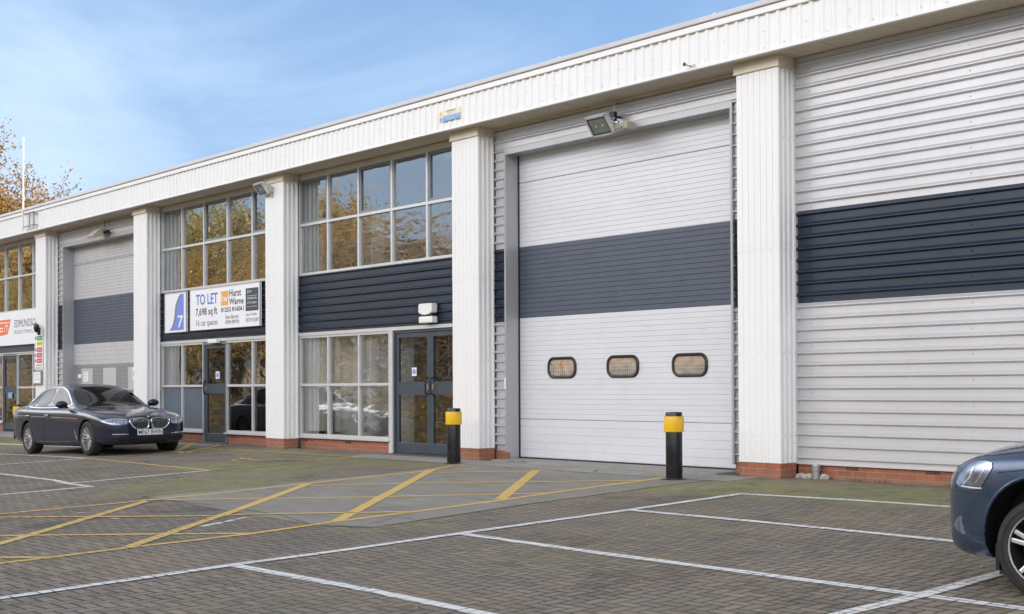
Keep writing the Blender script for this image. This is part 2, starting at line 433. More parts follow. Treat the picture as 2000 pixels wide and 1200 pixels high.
def tube(bm, pts, r, seg=8, mi=0, closed=False):
    pts = [Vector(p) for p in pts]; n = len(pts); rings = []
    up = Vector((0, 0, 1))
    for i, p in enumerate(pts):
        a = pts[(i-1) % n] if (closed or i > 0) else p
        b = pts[(i+1) % n] if (closed or i < n-1) else p
        t = (b-a).normalized()
        s = t.cross(up)
        if s.length < .05: s = t.cross(Vector((1, 0, 0)))
        s.normalize(); u = s.cross(t)
        rr = r[i] if isinstance(r, (list, tuple)) else r
        rings.append([bm.verts.new(p + s*math.cos(2*math.pi*k/seg)*rr + u*math.sin(2*math.pi*k/seg)*rr) for k in range(seg)])
    for i in range(n if closed else n-1):
        A, B = rings[i], rings[(i+1) % n]
        for k in range(seg):
            f = bm.faces.new((A[k], A[(k+1) % seg], B[(k+1) % seg], B[k])); f.material_index = mi
    if not closed:
        for rg in (rings[0], rings[-1]):
            f = bm.faces.new(rg); f.material_index = mi
def lathe(bm, prof, c=(0, 0, 0), axis='Z', seg=32, mi=0, cap=True):
    rings = []
    for r, h in prof:
        ring = []
        for k in range(seg):
            a = 2*math.pi*k/seg
            if axis == 'Z': p = (c[0]+r*math.cos(a), c[1]+r*math.sin(a), c[2]+h)
            else: p = (c[0]+r*math.cos(a), c[1]+h, c[2]+r*math.sin(a))
            ring.append(bm.verts.new(p))
        rings.append(ring)
    for A, B in zip(rings, rings[1:]):
        for k in range(seg):
            f = bm.faces.new((A[k], A[(k+1) % seg], B[(k+1) % seg], B[k])); f.material_index = mi
    if cap:
        for rg in (rings[0], rings[-1]):
            if len(set(tuple(round(q, 6) for q in v.co) for v in rg)) > 2:
                f = bm.faces.new(rg); f.material_index = mi
def extrude_profile(bm, prof, a0, a1, mk, mi=0, closed=False, caps=False):
    """prof: list of 2D points; mk(p, a) -> 3D; sheet swept from a0 to a1"""
    A = [bm.verts.new(mk(p, a0)) for p in prof]; B = [bm.verts.new(mk(p, a1)) for p in prof]
    n = len(prof)
    for i in range(n if closed else n-1):
        f = bm.faces.new((A[i], A[(i+1) % n], B[(i+1) % n], B[i])); f.material_index = mi
    if caps:
        for V in (A, B):
            f = bm.faces.new(V); f.material_index = mi
def prism_xz(bm, pts, y0, y1, mi=0):
    """flat outline in (x,z) given depth from y0 to y1"""
    extrude_profile(bm, pts, y0, y1, lambda p, a: (p[0], a, p[1]), mi, True, True)
def text_mesh(s, x0, x1, z0, z1, y, bm, mi=0, depth=.003, axis='XZ', bold=0.0):
    cu = bpy.data.curves.new('t', 'FONT'); cu.body = s; cu.size = 1; cu.extrude = 0; cu.offset = bold; cu.resolution_u = 3
    o = bpy.data.objects.new('t', cu); COL.objects.link(o)
    dg = bpy.context.evaluated_depsgraph_get()
    me = bpy.data.meshes.new_from_object(o.evaluated_get(dg))
    COL.objects.unlink(o); bpy.data.objects.remove(o); bpy.data.curves.remove(cu)
    xs = [v.co.x for v in me.vertices]; ys = [v.co.y for v in me.vertices]
    a0, a1, b0, b1 = min(xs), max(xs), min(ys), max(ys)
    vs = []
    for v in me.vertices:
        X = x0+(v.co.x-a0)/(a1-a0)*(x1-x0); Z = z0+(v.co.y-b0)/(b1-b0)*(z1-z0)
        vs.append(bm.verts.new((X, y, Z) if axis == 'XZ' else (y, X, Z)))
    for p in me.polygons:
        try:
            f = bm.faces.new([vs[i] for i in p.vertices]); f.material_index = mi
        except ValueError: pass
    bpy.data.meshes.remove(me)
def flat(bm, pts, y, mi=0):
    f = bm.faces.new([bm.verts.new((p[0], y, p[1])) for p in pts]); f.material_index = mi

# ------------------------------------------------------------------ the ground
def gz(x, y):
    yy = max(min(0, y), -16)
    t = -(x+7); sp = math.log1p(math.exp(min(30, t*1.5)))/1.5
    m = min(1, max(0, -y/2.5)); m = m*m*(3-2*m)
    return .03*yy - min(.25, .023*sp)*m

def sheet(name, x0, x1, y0, y1, step, off, mat):
    bm = bmesh.new(); nx = int((x1-x0)/step); ny = int((y1-y0)/step)
    V = [[bm.verts.new((x0+(x1-x0)*i/nx, y0+(y1-y0)*j/ny, gz(x0+(x1-x0)*i/nx, y0+(y1-y0)*j/ny)+off)) for j in range(ny+1)] for i in range(nx+1)]
    for i in range(nx):
        for j in range(ny): bm.faces.new((V[i][j], V[i+1][j], V[i+1][j+1], V[i][j+1]))
    return struct(name, bm, mat)
sheet('block_paved_yard', -48, 32, -22, .34, .14, 0, 'paving')
bm = bmesh.new()
for a in ((-400, 400, -400, 400),):
    bm.faces.new([bm.verts.new(p) for p in ((a[0], a[2], -.85), (a[1], a[2], -.85), (a[1], a[3], -.85), (a[0], a[3], -.85))])
struct('ground', bm, 'grass')

def poly_sheet(bm, outline, off, step=.3):
    """drape a convex outline: rows of y"""
    ys = [p[1] for p in outline]; y0, y1 = min(ys), max(ys); n = max(1, int((y1-y0)/step))
    rows = []
    for k in range(n+1):
        y = y0+(y1-y0)*k/n; y = min(max(y, y0+1e-4), y1-1e-4)
        xs = []
        for a, b in zip(outline, outline[1:]+outline[:1]):
            if (a[1]-y)*(b[1]-y) <= 0 and abs(a[1]-b[1]) > 1e-9:
                xs.append(a[0]+(b[0]-a[0])*(y-a[1])/(b[1]-a[1]))
        if len(xs) >= 2:
            xa, xb = min(xs), max(xs); m = 8
            rows.append([bm.verts.new((xa+(xb-xa)*i/m, y, gz(xa+(xb-xa)*i/m, y)+off)) for i in range(m+1)])
    for A, B in zip(rows, rows[1:]):
        for i in range(len(A)-1): bm.faces.new((A[i], A[i+1], B[i+1], B[i]))
bm = bmesh.new()
poly_sheet(bm, [(1.38, -6.2), (2.9, -6.12), (4.6, -6.14), (5.68, -6.42), (6.36, -6.2), (6.1, -4.0), (6.02, -1.3), (6.05, -.66), (.98, -.66), (1.2, -1.6), (1.32, -2.9)], .0025)
struct('concrete_apron', bm, 'concrete')
EDGE = [[(6.05, -.70), (6.03, -1.3), (6.12, -4.0), (6.37, -6.2), (5.68, -6.43), (4.6, -6.15), (2.9, -6.13), (1.37, -6.21)], [(1.37, -6.2), (1.31, -2.9), (1.19, -1.6), (.97, -.66)], [(-2.2, -.665), (6.3, -.665)]]
bm = bmesh.new()
for (a, b, c, d) in ((-2.3, 6.35, -.655, -.01), (-9.6, -7.8, -.5, -.01), (-22, -13, -.75, -.01)):
    poly_sheet(bm, [(a, c), (b, c), (b, d), (a, d)], .003, .2)
box(bm, 1.0, 5.64, -.01, .62, -.2, .03)
struct('concrete_threshold', bm, 'concrete_pale')

def ribbon(bm, pts, w, off=.010, wob=.006):
    P = []
    for a, b in zip(pts, pts[1:]):
        L = math.dist(a, b); n = max(1, int(L/.13))
        for k in range(n): P.append((a[0]+(b[0]-a[0])*k/n, a[1]+(b[1]-a[1])*k/n))
    P.append(pts[-1]); prev = None
    for i, p in enumerate(P):
        a = P[max(0, i-1)]; b = P[min(len(P)-1, i+1)]
        dx, dy = b[0]-a[0], b[1]-a[1]; L = math.hypot(dx, dy) or 1; nx, ny = -dy/L, dx/L
        w1 = w/2+random.uniform(-wob, wob); w2 = w/2+random.uniform(-wob, wob)
        A = (p[0]+nx*w1, p[1]+ny*w1); B = (p[0]-nx*w2, p[1]-ny*w2)
        cur = (bm.verts.new((*A, gz(*A)+off)), bm.verts.new((*B, gz(*B)+off)))
        if prev: bm.faces.new((prev[0], cur[0], cur[1], prev[1]))
        prev = cur
bm = bmesh.new()
for l in EDGE: ribbon(bm, l, .022, .0036, .009)
struct('mossy_apron_joint', bm, MJ)
WL = [[(7.45, -14), (7.43, -10.17), (7.42, -9.29), (7.40, -8.28), (7.44, -7.2), (7.42, -5.92), (7.43, -3.64), (7.41, -1.7)],
      [(7.43, -8.29), (9.11, -8.25), (10.56, -8.27), (12.2, -8.3), (17, -8.3)], [(7.44, -5.93), (9.38, -5.99), (12.23, -6.0), (17, -6.0)],
      [(7.43, -3.64), (9.22, -3.63), (11.22, -3.70), (12.2, -3.7), (17, -3.7)], [(7.41, -1.72), (8.63, -1.58), (9.9, -1.53), (12.2, -1.55), (17, -1.55)],
      [(12.2, -12), (12.19, -6.84), (12.23, -6.03), (12.21, -4.92), (12.2, -1.55)]]
WD = [[(-9.5, -5.9), (-4.41, -5.88), (-2.39, -5.83), (-1.5, -5.95), (-.65, -5.97)], [(-.66, -9.6), (-.68, -7.23), (-.7, -5.95)],
      [(-1.53, -5.9), (-1.69, -3.61)], [(-18, -3.3), (-11.45, -3.33), (-6.73, -3.46)], [(-6.70, -7.6), (-6.72, -5.04), (-6.73, -3.46)],
      [(-16.5, -1.5), (-12.5, -1.5), (-9.5, -1.54), (-7.24, -1.62), (-6.19, -1.52)]]
bm = bmesh.new()
for i, l in enumerate(WL): ribbon(bm, l, .112, .0038+.0007*(i % 4 if i else 4))
for i, l in enumerate(WD): ribbon(bm, l, .1, .0038+.0007*(i % 4))
struct('white_bay_lines', bm, 'white_line')
bm = bmesh.new()
for a, b, w in (((4.82, -7.21), (4.7, -6.9), .07), ((4.68, -6.86), (4.6, -6.7), .06), ((4.58, -6.66), (4.51, -6.49), .05), ((2.46, -7.51), (2.52, -7.35), .04), ((4.3, -7.6), (4.2, -7.4), .03), ((3.3, -7.5), (3.4, -7.42), .05)):
    ribbon(bm, [a, b], w, .0036, .015)
struct('faded_white_marks', bm, 'white_line')
YB = [([(1.7, -13.5), (1.72, -11), (1.76, -8.11), (1.82, -6.65), (1.77, -6.23), (1.8, -5.56), (1.6, -2.99), (1.53, -1.7), (1.05, -.86), (1.14, -.5)], .1),
      ([(5.7, -13.5), (5.72, -11), (5.7, -9.55), (5.71, -9.09), (5.7, -8.29), (5.78, -7.19), (5.65, -6.09), (5.63, -5.19), (5.58, -3.97), (5.43, -2.67), (5.36, -1.34), (5.3, -.71)], .1),
      ([(5.7, -10.6), (4.41, -9.08), (1.89, -6.37)], .125), ([(5.67, -8.39), (3.72, -6.12), (1.75, -3.96)], .13), ([(5.64, -6.1), (3.5, -3.78), (1.43, -1.56)], .14), ([(5.47, -3.72), (2.89, -.77)], .14),
      ([(1.83, -6.3), (3.83, -4.57), (5.04, -3.35), (5.42, -2.95)], .085), ([(1.97, -4.05), (3.21, -2.86), (4.54, -1.81), (5.34, -1.1)], .085), ([(1.72, -2.18), (2.34, -1.45), (3.3, -.78)], .085),
      ([(1.77, -8.5), (2.12, -8.25), (4.12, -6.66), (4.31, -6.31), (5.64, -5.13)], .09), ([(1.75, -10.6), (3.78, -8.85), (5.15, -7.66), (5.75, -7.17)], .09), ([(2.6, -12), (5.34, -9.42), (5.69, -9.14)], .09)]
bm = bmesh.new()
for i, (l, w) in enumerate(YB): ribbon(bm, l, w, .0045+.0006*(i % 5), .005)
struct('yellow_box_junction', bm, 'yellow_line')
bm = bmesh.new()
for i, (l, w) in enumerate([([(-6.7, -3.46), (-4.2, -3.5), (-1.71, -3.58)], .09), ([(-1.71, -3.6), (-1.8, -2.0), (-1.85, -.59)], .08), ([(-1.87, -.6), (-4, -.68), (-6.28, -.82)], .08),
          ([(-6.28, -.82), (-6.5, -2.1), (-6.7, -3.46)], .08), ([(-6.18, -1.81), (-7.5, -.3), (-7.86, 0.0)], .08), ([(-6.9, -1.5), (-8.96, -.05)], .14), ([(-6.3, -.8), (-8.9, -.75)], .07)]):
    ribbon(bm, l, w, .0045+.0006*(i % 4), .004)
struct('yellow_disabled_bay_lines', bm, 'yellow_line')
bm = bmesh.new()
cx, cy = -2.85, -2.0
wh = []
for k in range(0, 15):
    a = R(-200+k*17); wh.append((cx-.25+.42*math.cos(a), cy+.05+.34*math.sin(a)))
ribbon(bm, wh, .07, .0045, .002)
for l, w in (([(cx-.95, cy+.15), (cx-.5, cy+.05), (cx, cy+.1)], .09), ([(cx-.1, cy-.15), (cx-.05, cy+.35), (cx+.35, cy+.3), (cx+.75, cy+.55)], .07), ([(cx-.6, cy-.25), (cx-.6, cy+.2)], .07)):
    ribbon(bm, l, w, .0055, .002)
struct('yellow_wheelchair_symbol', bm, 'yellow_line')

# ------------------------------------------------------------------ the terrace building
BLD = empty('industrial_building', (-6, .35, 0), 'long white and grey clad terrace of industrial units with tall loading doors', 'building')
ZB1, ZB2 = 2.265, 3.467
def rib_profile(z0, z1, ys, d=.044, pitch=.15025):
    base = [(0, 0), (.080, 0), (.099, 1), (.112, 1), (.146, 0)]
    pts = []
    k0 = math.floor((z0-ZB1)/pitch)-1; k1 = math.ceil((z1-ZB1)/pitch)+1
    for k in range(k0, k1+1):
        for a, b in base: pts.append((ys-d*b, ZB1+k*pitch+a))
    out = []
    for a, b in zip(pts, pts[1:]):
        if b[1] <= z0 or a[1] >= z1: continue
        def at(z): f = (z-a[1])/(b[1]-a[1]) if b[1] > a[1] else 0; return (a[0]+(b[0]-a[0])*f, z)
        if a[1] < z0: out.append(at(z0))
        elif not out: out.append(a)
        if b[1] > z1: out.append(at(z1))
        else: out.append(b)
    return out
def clad(name, x0, x1, z0, z1, ys, mat, cols=()):
    bm = bmesh.new()
    pr = rib_profile(z0, z1, ys)
    full = [(ys+.01, z0)] + pr + [(ys+.01, z1)]
    extrude_profile(bm, full, x0, x1, lambda p, a: (a, p[0], p[1]), 0, True, True)
    z = ZB1 + .04 - .15025*20
    k = 0
    while z < z1:
        if z > z0+.02:
            for i, cx_ in enumerate(cols):
                if (k+i) % 2 == 0: cyl(bm, (cx_, ys-.012, z), (cx_, ys+.002, z), .009, .013, 6, mi=1)
        z += .15025; k += 1
    return obj(name, bm, [mat, 'silver' if mat == 'silver' else 'dark_clad'], BLD)

# pillars
def pillar(P):
    bm = bmesh.new(); w = .684; d = .345
    def outline(g):
        pts = [(0-g, d)]
        for k in range(3):
            y = d-.03-k*.1
            pts += [(0-g, y), (.014-g, y-.016), (.014-g, y-.05), (-g, y-.066)]
        pts += [(-g, .012), (.012-g, -g)]
        n = 7; pw = w/n
        for k in range(1, n):
            x = k*pw; pts += [(x-.005, -g), (x-.001, .006), (x+.001, .006), (x+.005, -g)]
        pts += [(w-.012+g, -g), (w+g, .012)]
        for k in range(3):
            y = .03+k*.1
            pts += [(w+g, y+.012), (w+g-.02, y+.028), (w+g-.02, y+.068), (w+g, y+.084)]
        pts += [(w+g, d)]
        return pts
    for g, z0, z1 in ((0, .196, 2.985), (.002, 2.97, 5.35)):
        extrude_profile(bm, outline(g), z0, z1, lambda p, a: (P+p[0], p[1], a), 0, True, True)
    for z in (.26, .55, 1.62, 2.955, 3.03, 4.4, 5.27):
        for k in range(7):
            x = P+.049+k*.0977
            if random.random() < .8: cyl(bm, (x, -.005, z+random.uniform(-.008, .008)), (x, .003, z), .005, .007, 6, mi=1)
        for y in (.09, .2, .31): cyl(bm, (P+w+.006, y+.012, z), (P+w-.003, y+.012, z), .006, .009, 6, mi=1)
    p = obj('pillar', bm, ['white_clad', 'frame'], BLD)
    bm = bmesh.new()
    box(bm, P-.022, P+w+.02, -.022, .348, 5.325, 5.462)
    box(bm, P-.03, P+w+.028, -.03, .348, 5.318, 5.334)
    obj('pillar_cap', bm, 'cream', p)
    bm = bmesh.new()
    box(bm, P+.012, P+w-.01, .010, .345, -.15, .196)
    obj('brick_base', bm, 'brick', p)
    return p
for k in range(-5, 4): pillar(6.0*k)

# plinth brick under the cladding and glazing
def plinth(x0, x1, y0, z1=.19, vents=()):
    bm = bmesh.new(); box(bm, x0, x1, y0, y0+.2, -.2, z1)
    p = obj('brick_plinth', bm, 'brick', BLD)
    for (vx, vz) in vents:
        bm = bmesh.new()
        box(bm, vx, vx+.215, y0-.004, y0+.01, vz, vz+.065)
        for i in range(8): box(bm, vx+.016+i*.024, vx+.028+i*.024, y0-.006, y0, vz+.012, vz+.053, 1)
        obj('air_brick', bm, ['brick', 'black'], p)
plinth(6.684, 12, .375, .192, ((7.39, .112), (8.5, .112)))
plinth(12.684, 18, .375, .192)
plinth(-30+.684, -24, .375, .192)
plinth(.684, .985, .37, .155); plinth(5.66, 6.0, .37, .155)
plinth(-5.316, -2.25, .40, .215, ((-5.25, .125), (-3.75, .125)))
plinth(-11.316, -9.3, .40, .215); plinth(-8.25, -6, .40, .215, ((-8.15, .12),))
plinth(-23.316, -21.45, .40, .215); plinth(-20.35, -18, .40, .215)
plinth(-17.316, -16.92, .37, .155)

# solid cladding bays
for x0, x1 in ((6.684, 12.0), (12.684, 18.0), (-29.316, -24.0)):
    cols = (x0+.22, x0+2.45, x0+4.7)
    clad('wall_cladding', x0+.02, x1-.02, .196, ZB1, .37, 'silver', cols)
    clad('dark_wall_band', x0+.02, x1-.02, ZB1, ZB2, .37, 'dark_clad', cols)
    clad('wall_cladding', x0+.02, x1-.02, ZB2, 5.40, .37, 'silver', cols)
    bm = bmesh.new()
    box(bm, x0, x1, .345, .39, 5.40, 5.425); box(bm, x0, x1, .335, .352, 5.425, 5.462)
    box(bm, x0, x1, .33, .375, .178, .196)
    box(bm, x0, x0+.02, .33, .38, .196, 5.4); box(bm, x1-.02, x1, .33, .38, .196, 5.4)
    obj('wall_trim', bm, 'silver', BLD)

# loading door bays
def vision(x0, x1, z0, z1, y, parent):
    bm = bmesh.new(); cx_, cz_ = (x0+x1)/2, (z0+z1)/2; hw, hh = (x1-x0)/2, (z1-z0)/2
    def rr(s, n=8, dr=0.0):
        r = .135*s; pts = []; a, b = hw-dr, hh-dr; r = max(.02, .14-dr)
        for (sx, sz, a0) in ((1, 1, 0), (-1, 1, 90), (-1, -1, 180), (1, -1, 270)):
            for k in range(n+1):
                t = R(a0+90*k/n); pts.append((cx_+sx*(a-r)+r*math.cos(t), cz_+sz*(b-r)+r*math.sin(t)))
        return pts
    o1, o2, o3 = rr(1), rr(1, dr=.018), rr(1, dr=.045)
    n = len(o1)
    for (A, ya), (B, yb) in zip(((o1, y), (o1, y-.012), (o2, y-.022), (o3, y-.018)), ((o1, y-.012), (o2, y-.022), (o3, y-.018), (o3, y+.004))):
        VA = [bm.verts.new((p[0], ya, p[1])) for p in A]; VB = [bm.verts.new((p[0], yb, p[1])) for p in B]
        for i in range(n): bm.faces.new((VA[i], VA[(i+1) % n], VB[(i+1) % n], VB[i]))
    f = bm.faces.new([bm.verts.new((p[0], y-.004, p[1])) for p in o3]); f.material_index = 1
    # wire mesh in the pane
    a, b = hw-.05, hh-.05
    k = -a+.02
    while k < a:
        zz = b-max(0, abs(k)-(a-.1))*.8
        box(bm, cx_+k-.0017, cx_+k+.0017, y-.008, y-.005, cz_-zz, cz_+zz, 2); k += .0425
    k = -b+.03
    while k < b:
        zz = a-max(0, abs(k)-(b-.1))*.8
        box(bm, cx_-zz, cx_+zz, y-.0085, y-.0045, cz_+k-.0017, cz_+k+.0017, 2); k += .055
    return obj('vision_window', bm, ['black', 'pane_reflection', 'frame'], parent, True)

def roller(P, x0, x1, y, old=False):
    zt, zb = 5.02, .03
    z_b0, z_b1 = (2.33, 3.50)
    if old: z_b0, z_b1 = 2.40, 3.60
    def panel(name, za, zc, mat, parent, pitch):
        bm = bmesh.new(); z = za; prof = []
        prof.append((y, za))
        n = max(1, round((zc-za)/pitch)); ph = (zc-za)/n
        for k in range(n):
            a = za+k*ph
            prof += [(y+.001, a+.004), (y-.0035, a+.009), (y-.0035, a+ph-.004), (y+.003, a+ph-.002), (y+.003, a+ph)]
        extrude_profile(bm, prof, x0-.03, x1+.03, lambda p, a: (a, p[0], p[1]), 0)
        return obj(name, bm, mat, parent)
    silver = 'door_grey' if old else 'door_silver'
    bm = bmesh.new()
    box(bm, x0-.05, x1+.05, y+.012, y+.05, zb, zt)
    box(bm, x0-.0, x1+.0, y-.012, y+.012, zb-.012, zb+.022, 1)
    if not old:
        for zz in (4.56, 0.675): box(bm, x0-.03, x1+.03, y+.003, y+.012, zz-.02, zz+.02, 0)
        box(bm, x0+.0, x0+.012, y-.03, y+.01, zb, zt, 1)
    else:
        for zz in (4.52,): box(bm, x0-.03, x1+.03, y-.0045, y+.012, zz-.006, zz+.006, 1)
    d = obj('loading_door', bm, ['groove', 'black'], BLD)
    if old:
        panel('door_panel', zb+.02, 1.85, 'door_grey_dark', d, .1); panel('door_panel', 1.85, z_b0, silver, d, .1)
    else:
        panel('door_panel', zb+.02, .672, silver, d, .125); panel('door_panel', .679, z_b0, silver, d, .0775)
    panel('door_band', z_b0, z_b1, 'door_dark', d, .078)
    panel('door_panel', z_b1, 4.555, silver, d, .0775); panel('door_panel', 4.564, zt-.004, silver, d, .0775)
    if not old:
        for a, b in ((1.665, 2.325), (2.985, 3.655), (4.305, 4.975)): vision(a, b, 1.33, 1.675, y-.004, d)
        bm = bmesh.new()   # crease where the bottom panel was knocked
        tube(bm, [(1.53, y-.002, .60), (1.56, y-.006, .44), (1.59, y-.006, .3), (1.60, y-.004, .1)], .006, 6)
        obj('dent_crease', bm, 'door_silver', d)
    else:
        for a, b in ((-16.42, -15.72), (-15.08, -14.3), (-13.62, -12.98)):
            bm = bmesh.new(); box(bm, a, b, y-.012, y-.003, 1.18, 1.75, bevel=.002)
            obj('vision_window', bm, 'door_grey', d)
    return d
def door_surround(P, x0, x1, y, old=False):
    zt = 5.0
    bm = bmesh.new()
    # jamb flashings: a flat face strip, the reveal, and a return against the door
    for s, x in ((-1, x0), (1, x1)):
        box(bm, min(x, x+s*.022), max(x, x+s*.022), .352, y+.06, .13, zt+.0)
        box(bm, min(x+s*.022, x+s*.038), max(x+s*.022, x+s*.038), .328, .40, .13, zt+.02)
        box(bm, min(x-s*.0, x+s*.022), max(x-s*.0, x+s*.022), .328, .352, .13, zt+.0)
        box(bm, min(x+s*.002, x+s*.18), max(x+s*.002, x+s*.18), .41, y+.05, -.1, .13)
    box(bm, x0+.0, x1+.0, .345, y+.06, zt, zt+.022)
    box(bm, x0-.038, x1+.038, .328, .345, zt+.0, zt+.095)
    obj('door_surround', bm, 'jamb' if not old else 'jamb', BLD)
    for a, b in ((P+.684+.012, x0-.042), (x1+.042, P+5.99)):
        if b-a < .02: continue
        cc = (a+.07, b-.06) if b-a > .2 else ((a+b)/2,)
        clad('wall_cladding', a, b, .155, ZB1, .372, 'silver', cc)
        clad('dark_wall_band', a, b, ZB1, ZB2, .372, 'dark_clad', cc)
        clad('wall_cladding', a, b, ZB2, 5.095, .372, 'silver', cc)
    clad('wall_cladding', P+.70, P+5.98, 5.10, 5.42, .36, 'silver', (P+1.5, P+3.1, P+4.8))
    bm = bmesh.new(); box(bm, P+.69, P+5.99, .325, .36, 5.42, 5.462)
    obj("wall_trim", bm, "soffit", BLD)
roller(0, .99, 5.63, .63); door_surround(0, .99, 5.63, .63)
roller(-18, -16.93, -12.37, .63, True); door_surround(-18, -16.93, -12.37, .63, True)
bm = bmesh.new(); cyl(bm, (5.685, .30, .15), (5.685, .30, 5.02), .012, seg=8)
for k in range(12): box(bm, 5.67, 5.70, .30, .34, .3+k*.42, .33+k*.42)
obj('door_cable_conduit', bm, 'jamb', BLD)

# glazing
YF = .40
def frame_grid(name, xs, zs, parent, w=.05, y0=None, mat='frame', skip=()):
    y0 = YF-.03 if y0 is None else y0
    bm = bmesh.new()
    for i, z in enumerate(zs):
        box(bm, xs[0]-w/2, xs[-1]+w/2, y0, y0+.09, z-w/2, z+w/2)
    for i, x in enumerate(xs):
        for a, b in zip(zs, zs[1:]): box(bm, x-w/2, x+w/2, y0+.003, y0+.087, a+w/2, b-w/2)
    return obj(name, bm, mat, parent)
def pane(x0, x1, z0, z1, parent, mat='glass', y=None, tilt=0):
    y = YF+.02 if y is None else y
    bm = bmesh.new(); t = random.uniform(-.0012, .0012)
    vs = [bm.verts.new(p) for p in ((x0, y+t, z0), (x1, y-t, z0), (x1, y-t, z1), (x0, y+t, z1))]
    bm.faces.new(vs); me = bpy.data.meshes.new('window_pane'); bm.to_mesh(me); bm.free()
    return link('window_pane', me, mat, parent)
def casement(x0, x1, z0, z1, parent, w=.05):
    bm = bmesh.new(); y0, y1 = YF-.012, YF+.05
    box(bm, x0, x1, y0, y1, z0, z0+w); box(bm, x0, x1, y0, y1, z1-w, z1)
    box(bm, x0, x0+w, y0+.002, y1, z0+w, z1-w); box(bm, x1-w, x1, y0+.002, y1, z0+w, z1-w)
    return obj('casement', bm, 'sash', parent)
def office(P, door0, door1, double=False, frosted=(), cas=()):
    xs = [P+.69, P+1.70, P+2.735, P+3.79, P+4.84, P+5.90]
    zt = [3.465, 4.45, 5.375]
    f = frame_grid('upper_window', xs, zt, BLD)
    for r in range(2):
        for c in range(5):
            pane(xs[c]+.02, xs[c+1]-.02, zt[r]+.02, zt[r+1]-.02, f, 'glass' if r else 'glasswavy')
            if (r, c) in cas: casement(xs[c]+.025, xs[c+1]-.025, zt[r]+.025, zt[r+1]-.025, f)
    # flashings above and dark band between storeys
    bm = bmesh.new(); box(bm, P+.684, P+6, YF-.04, YF+.1, 5.40, 5.462)
    obj('window_head_trim', bm, 'cream', BLD)
    clad('dark_wall_band', P+.69, P+5.99, 2.30, 3.44, .385, 'dark_clad', (P+1.3, P+2.9, P+4.5))
    bm = bmesh.new(); box(bm, P+.684, P+6, YF-.05, YF+.06, 2.235, 2.298)
    obj('window_head_trim', bm, 'frame', BLD)
    # ground floor glazing left and right of the door
    zl = [.27, 1.262, 2.215]
    lx = [x for x in xs if x < P+door0-.2] + [P+door0-.0]
    rx = [P+door1+.0] + [x for x in xs if x > P+door1+.3]
    idx = 0
    for side, X in (('l', lx), ('r', rx)):
        if len(X) < 2: continue
        f = frame_grid('lower_window', X, zl, BLD, .05)
        bm = bmesh.new(); box(bm, X[0]-.03, X[-1]+.03, YF-.075, YF+.02, .212, .243)
        obj('window_sill', bm, 'frame', f)
        for c in range(len(X)-1):
            for r in range(2):
                m = 'glasslow'
                if (side, r, c) in frosted: m = 'frost'
                elif r == 0 and P == -12 and side == 'r': m = 'flatglass'
                elif P == -24 and side == 'r': m = 'doorglass'
                pane(X[c]+.02, X[c+1]-.02, zl[r]+.02, zl[r+1]-.02, f, m)
    return xs
def door_leaf(x0, x1, z0, z1, y, parent_root=None, handle=None, mid=(1.07, 1.3)):
    bm = bmesh.new(); w = .085; t = .045
    box(bm, x0, x1, y, y+t, z0, z0+.18, bevel=.003); box(bm, x0, x1, y, y+t, z1-w, z1, bevel=.003)
    box(bm, x0, x0+w, y+.001, y+t, z0+.18, z1-w); box(bm, x1-w, x1, y+.001, y+t, z0+.18, z1-w)
    box(bm, x0+w, x1-w, y+.001, y+t, mid[0], mid[1])
    d = obj('entrance_door', bm, 'doorframe', BLD)
    for a, b in ((z0+.17, mid[0]+.01), (mid[1]-.01, z1-w+.01)):
        pane(x0+w-.01, x1-w+.01, a, b, d, 'doorglass', y+.022).name = 'door_glass'
    if handle is not None:
        bm = bmesh.new()
        tube(bm, [(handle, y, 1.08), (handle, y-.06, 1.09), (handle, y-.07, 1.12), (handle, y-.07, 1.33), (handle, y-.06, 1.36), (handle, y, 1.37)], .013, 8)
        box(bm, handle-.018, handle+.018, y-.012, y, 1.16, 1.26, 1)
        obj('door_handle', bm, ['black', 'chrome'], d, True)
    return d
# office with double door (nearest)
office(-6, 3.71, 5.96, True, cas=((1, 0), (1, 2), (1, 4)))
bm = bmesh.new(); box(bm, -2.29, -2.17, YF-.045, YF+.07, .01, 2.236); obj('door_post', bm, 'frame', BLD)
bm = bmesh.new()
box(bm, -2.168, -2.125, YF-.02, YF+.07, .012, 2.236); box(bm, -2.125, -.1, YF-.02, YF+.07, 2.185, 2.236); box(bm, -.1, -.02, YF-.02, YF+.07, .012, 2.236)
box(bm, -2.125, -.1, YF-.03, YF+.09, .0, .022)
obj('entrance_door_frame', bm, 'doorframe', BLD)
door_leaf(-2.12, -1.115, .03, 2.18, YF, handle=-1.17); door_leaf(-1.11, -.105, .03, 2.18, YF, handle=-1.03)
# office with single door
office(-12, 2.70, 3.74, frosted=(('l', 0, 0), ('l', 0, 1)), cas=((1, 2), (1, 4)))
bm = bmesh.new()
box(bm, -9.30, -9.255, YF-.03, YF+.07, .012, 2.236); box(bm, -9.255, -8.285, YF-.03, YF+.07, 2.175, 2.236); box(bm, -8.285, -8.245, YF-.03, YF+.07, .012, 2.236)
box(bm, -9.255, -8.285, YF-.03, YF+.09, .0, .02)
obj('entrance_door_frame', bm, 'sash', BLD)
door_leaf(-9.25, -8.29, .03, 2.17, YF, handle=-9.2, mid=(1.09, 1.30))
# trade counter at the far left
office(-24, 2.55, 3.68)
bm = bmesh.new()
box(bm, -21.45, -21.42, YF-.03, YF+.07, .012, 2.236); box(bm, -20.36, -20.32, YF-.03, YF+.07, .012, 2.236); box(bm, -21.42, -20.36, YF-.03, YF+.07, 2.175, 2.236)
obj('entrance_door_frame', bm, 'sash', BLD)
door_leaf(-21.41, -20.37, .03, 2.17, YF)

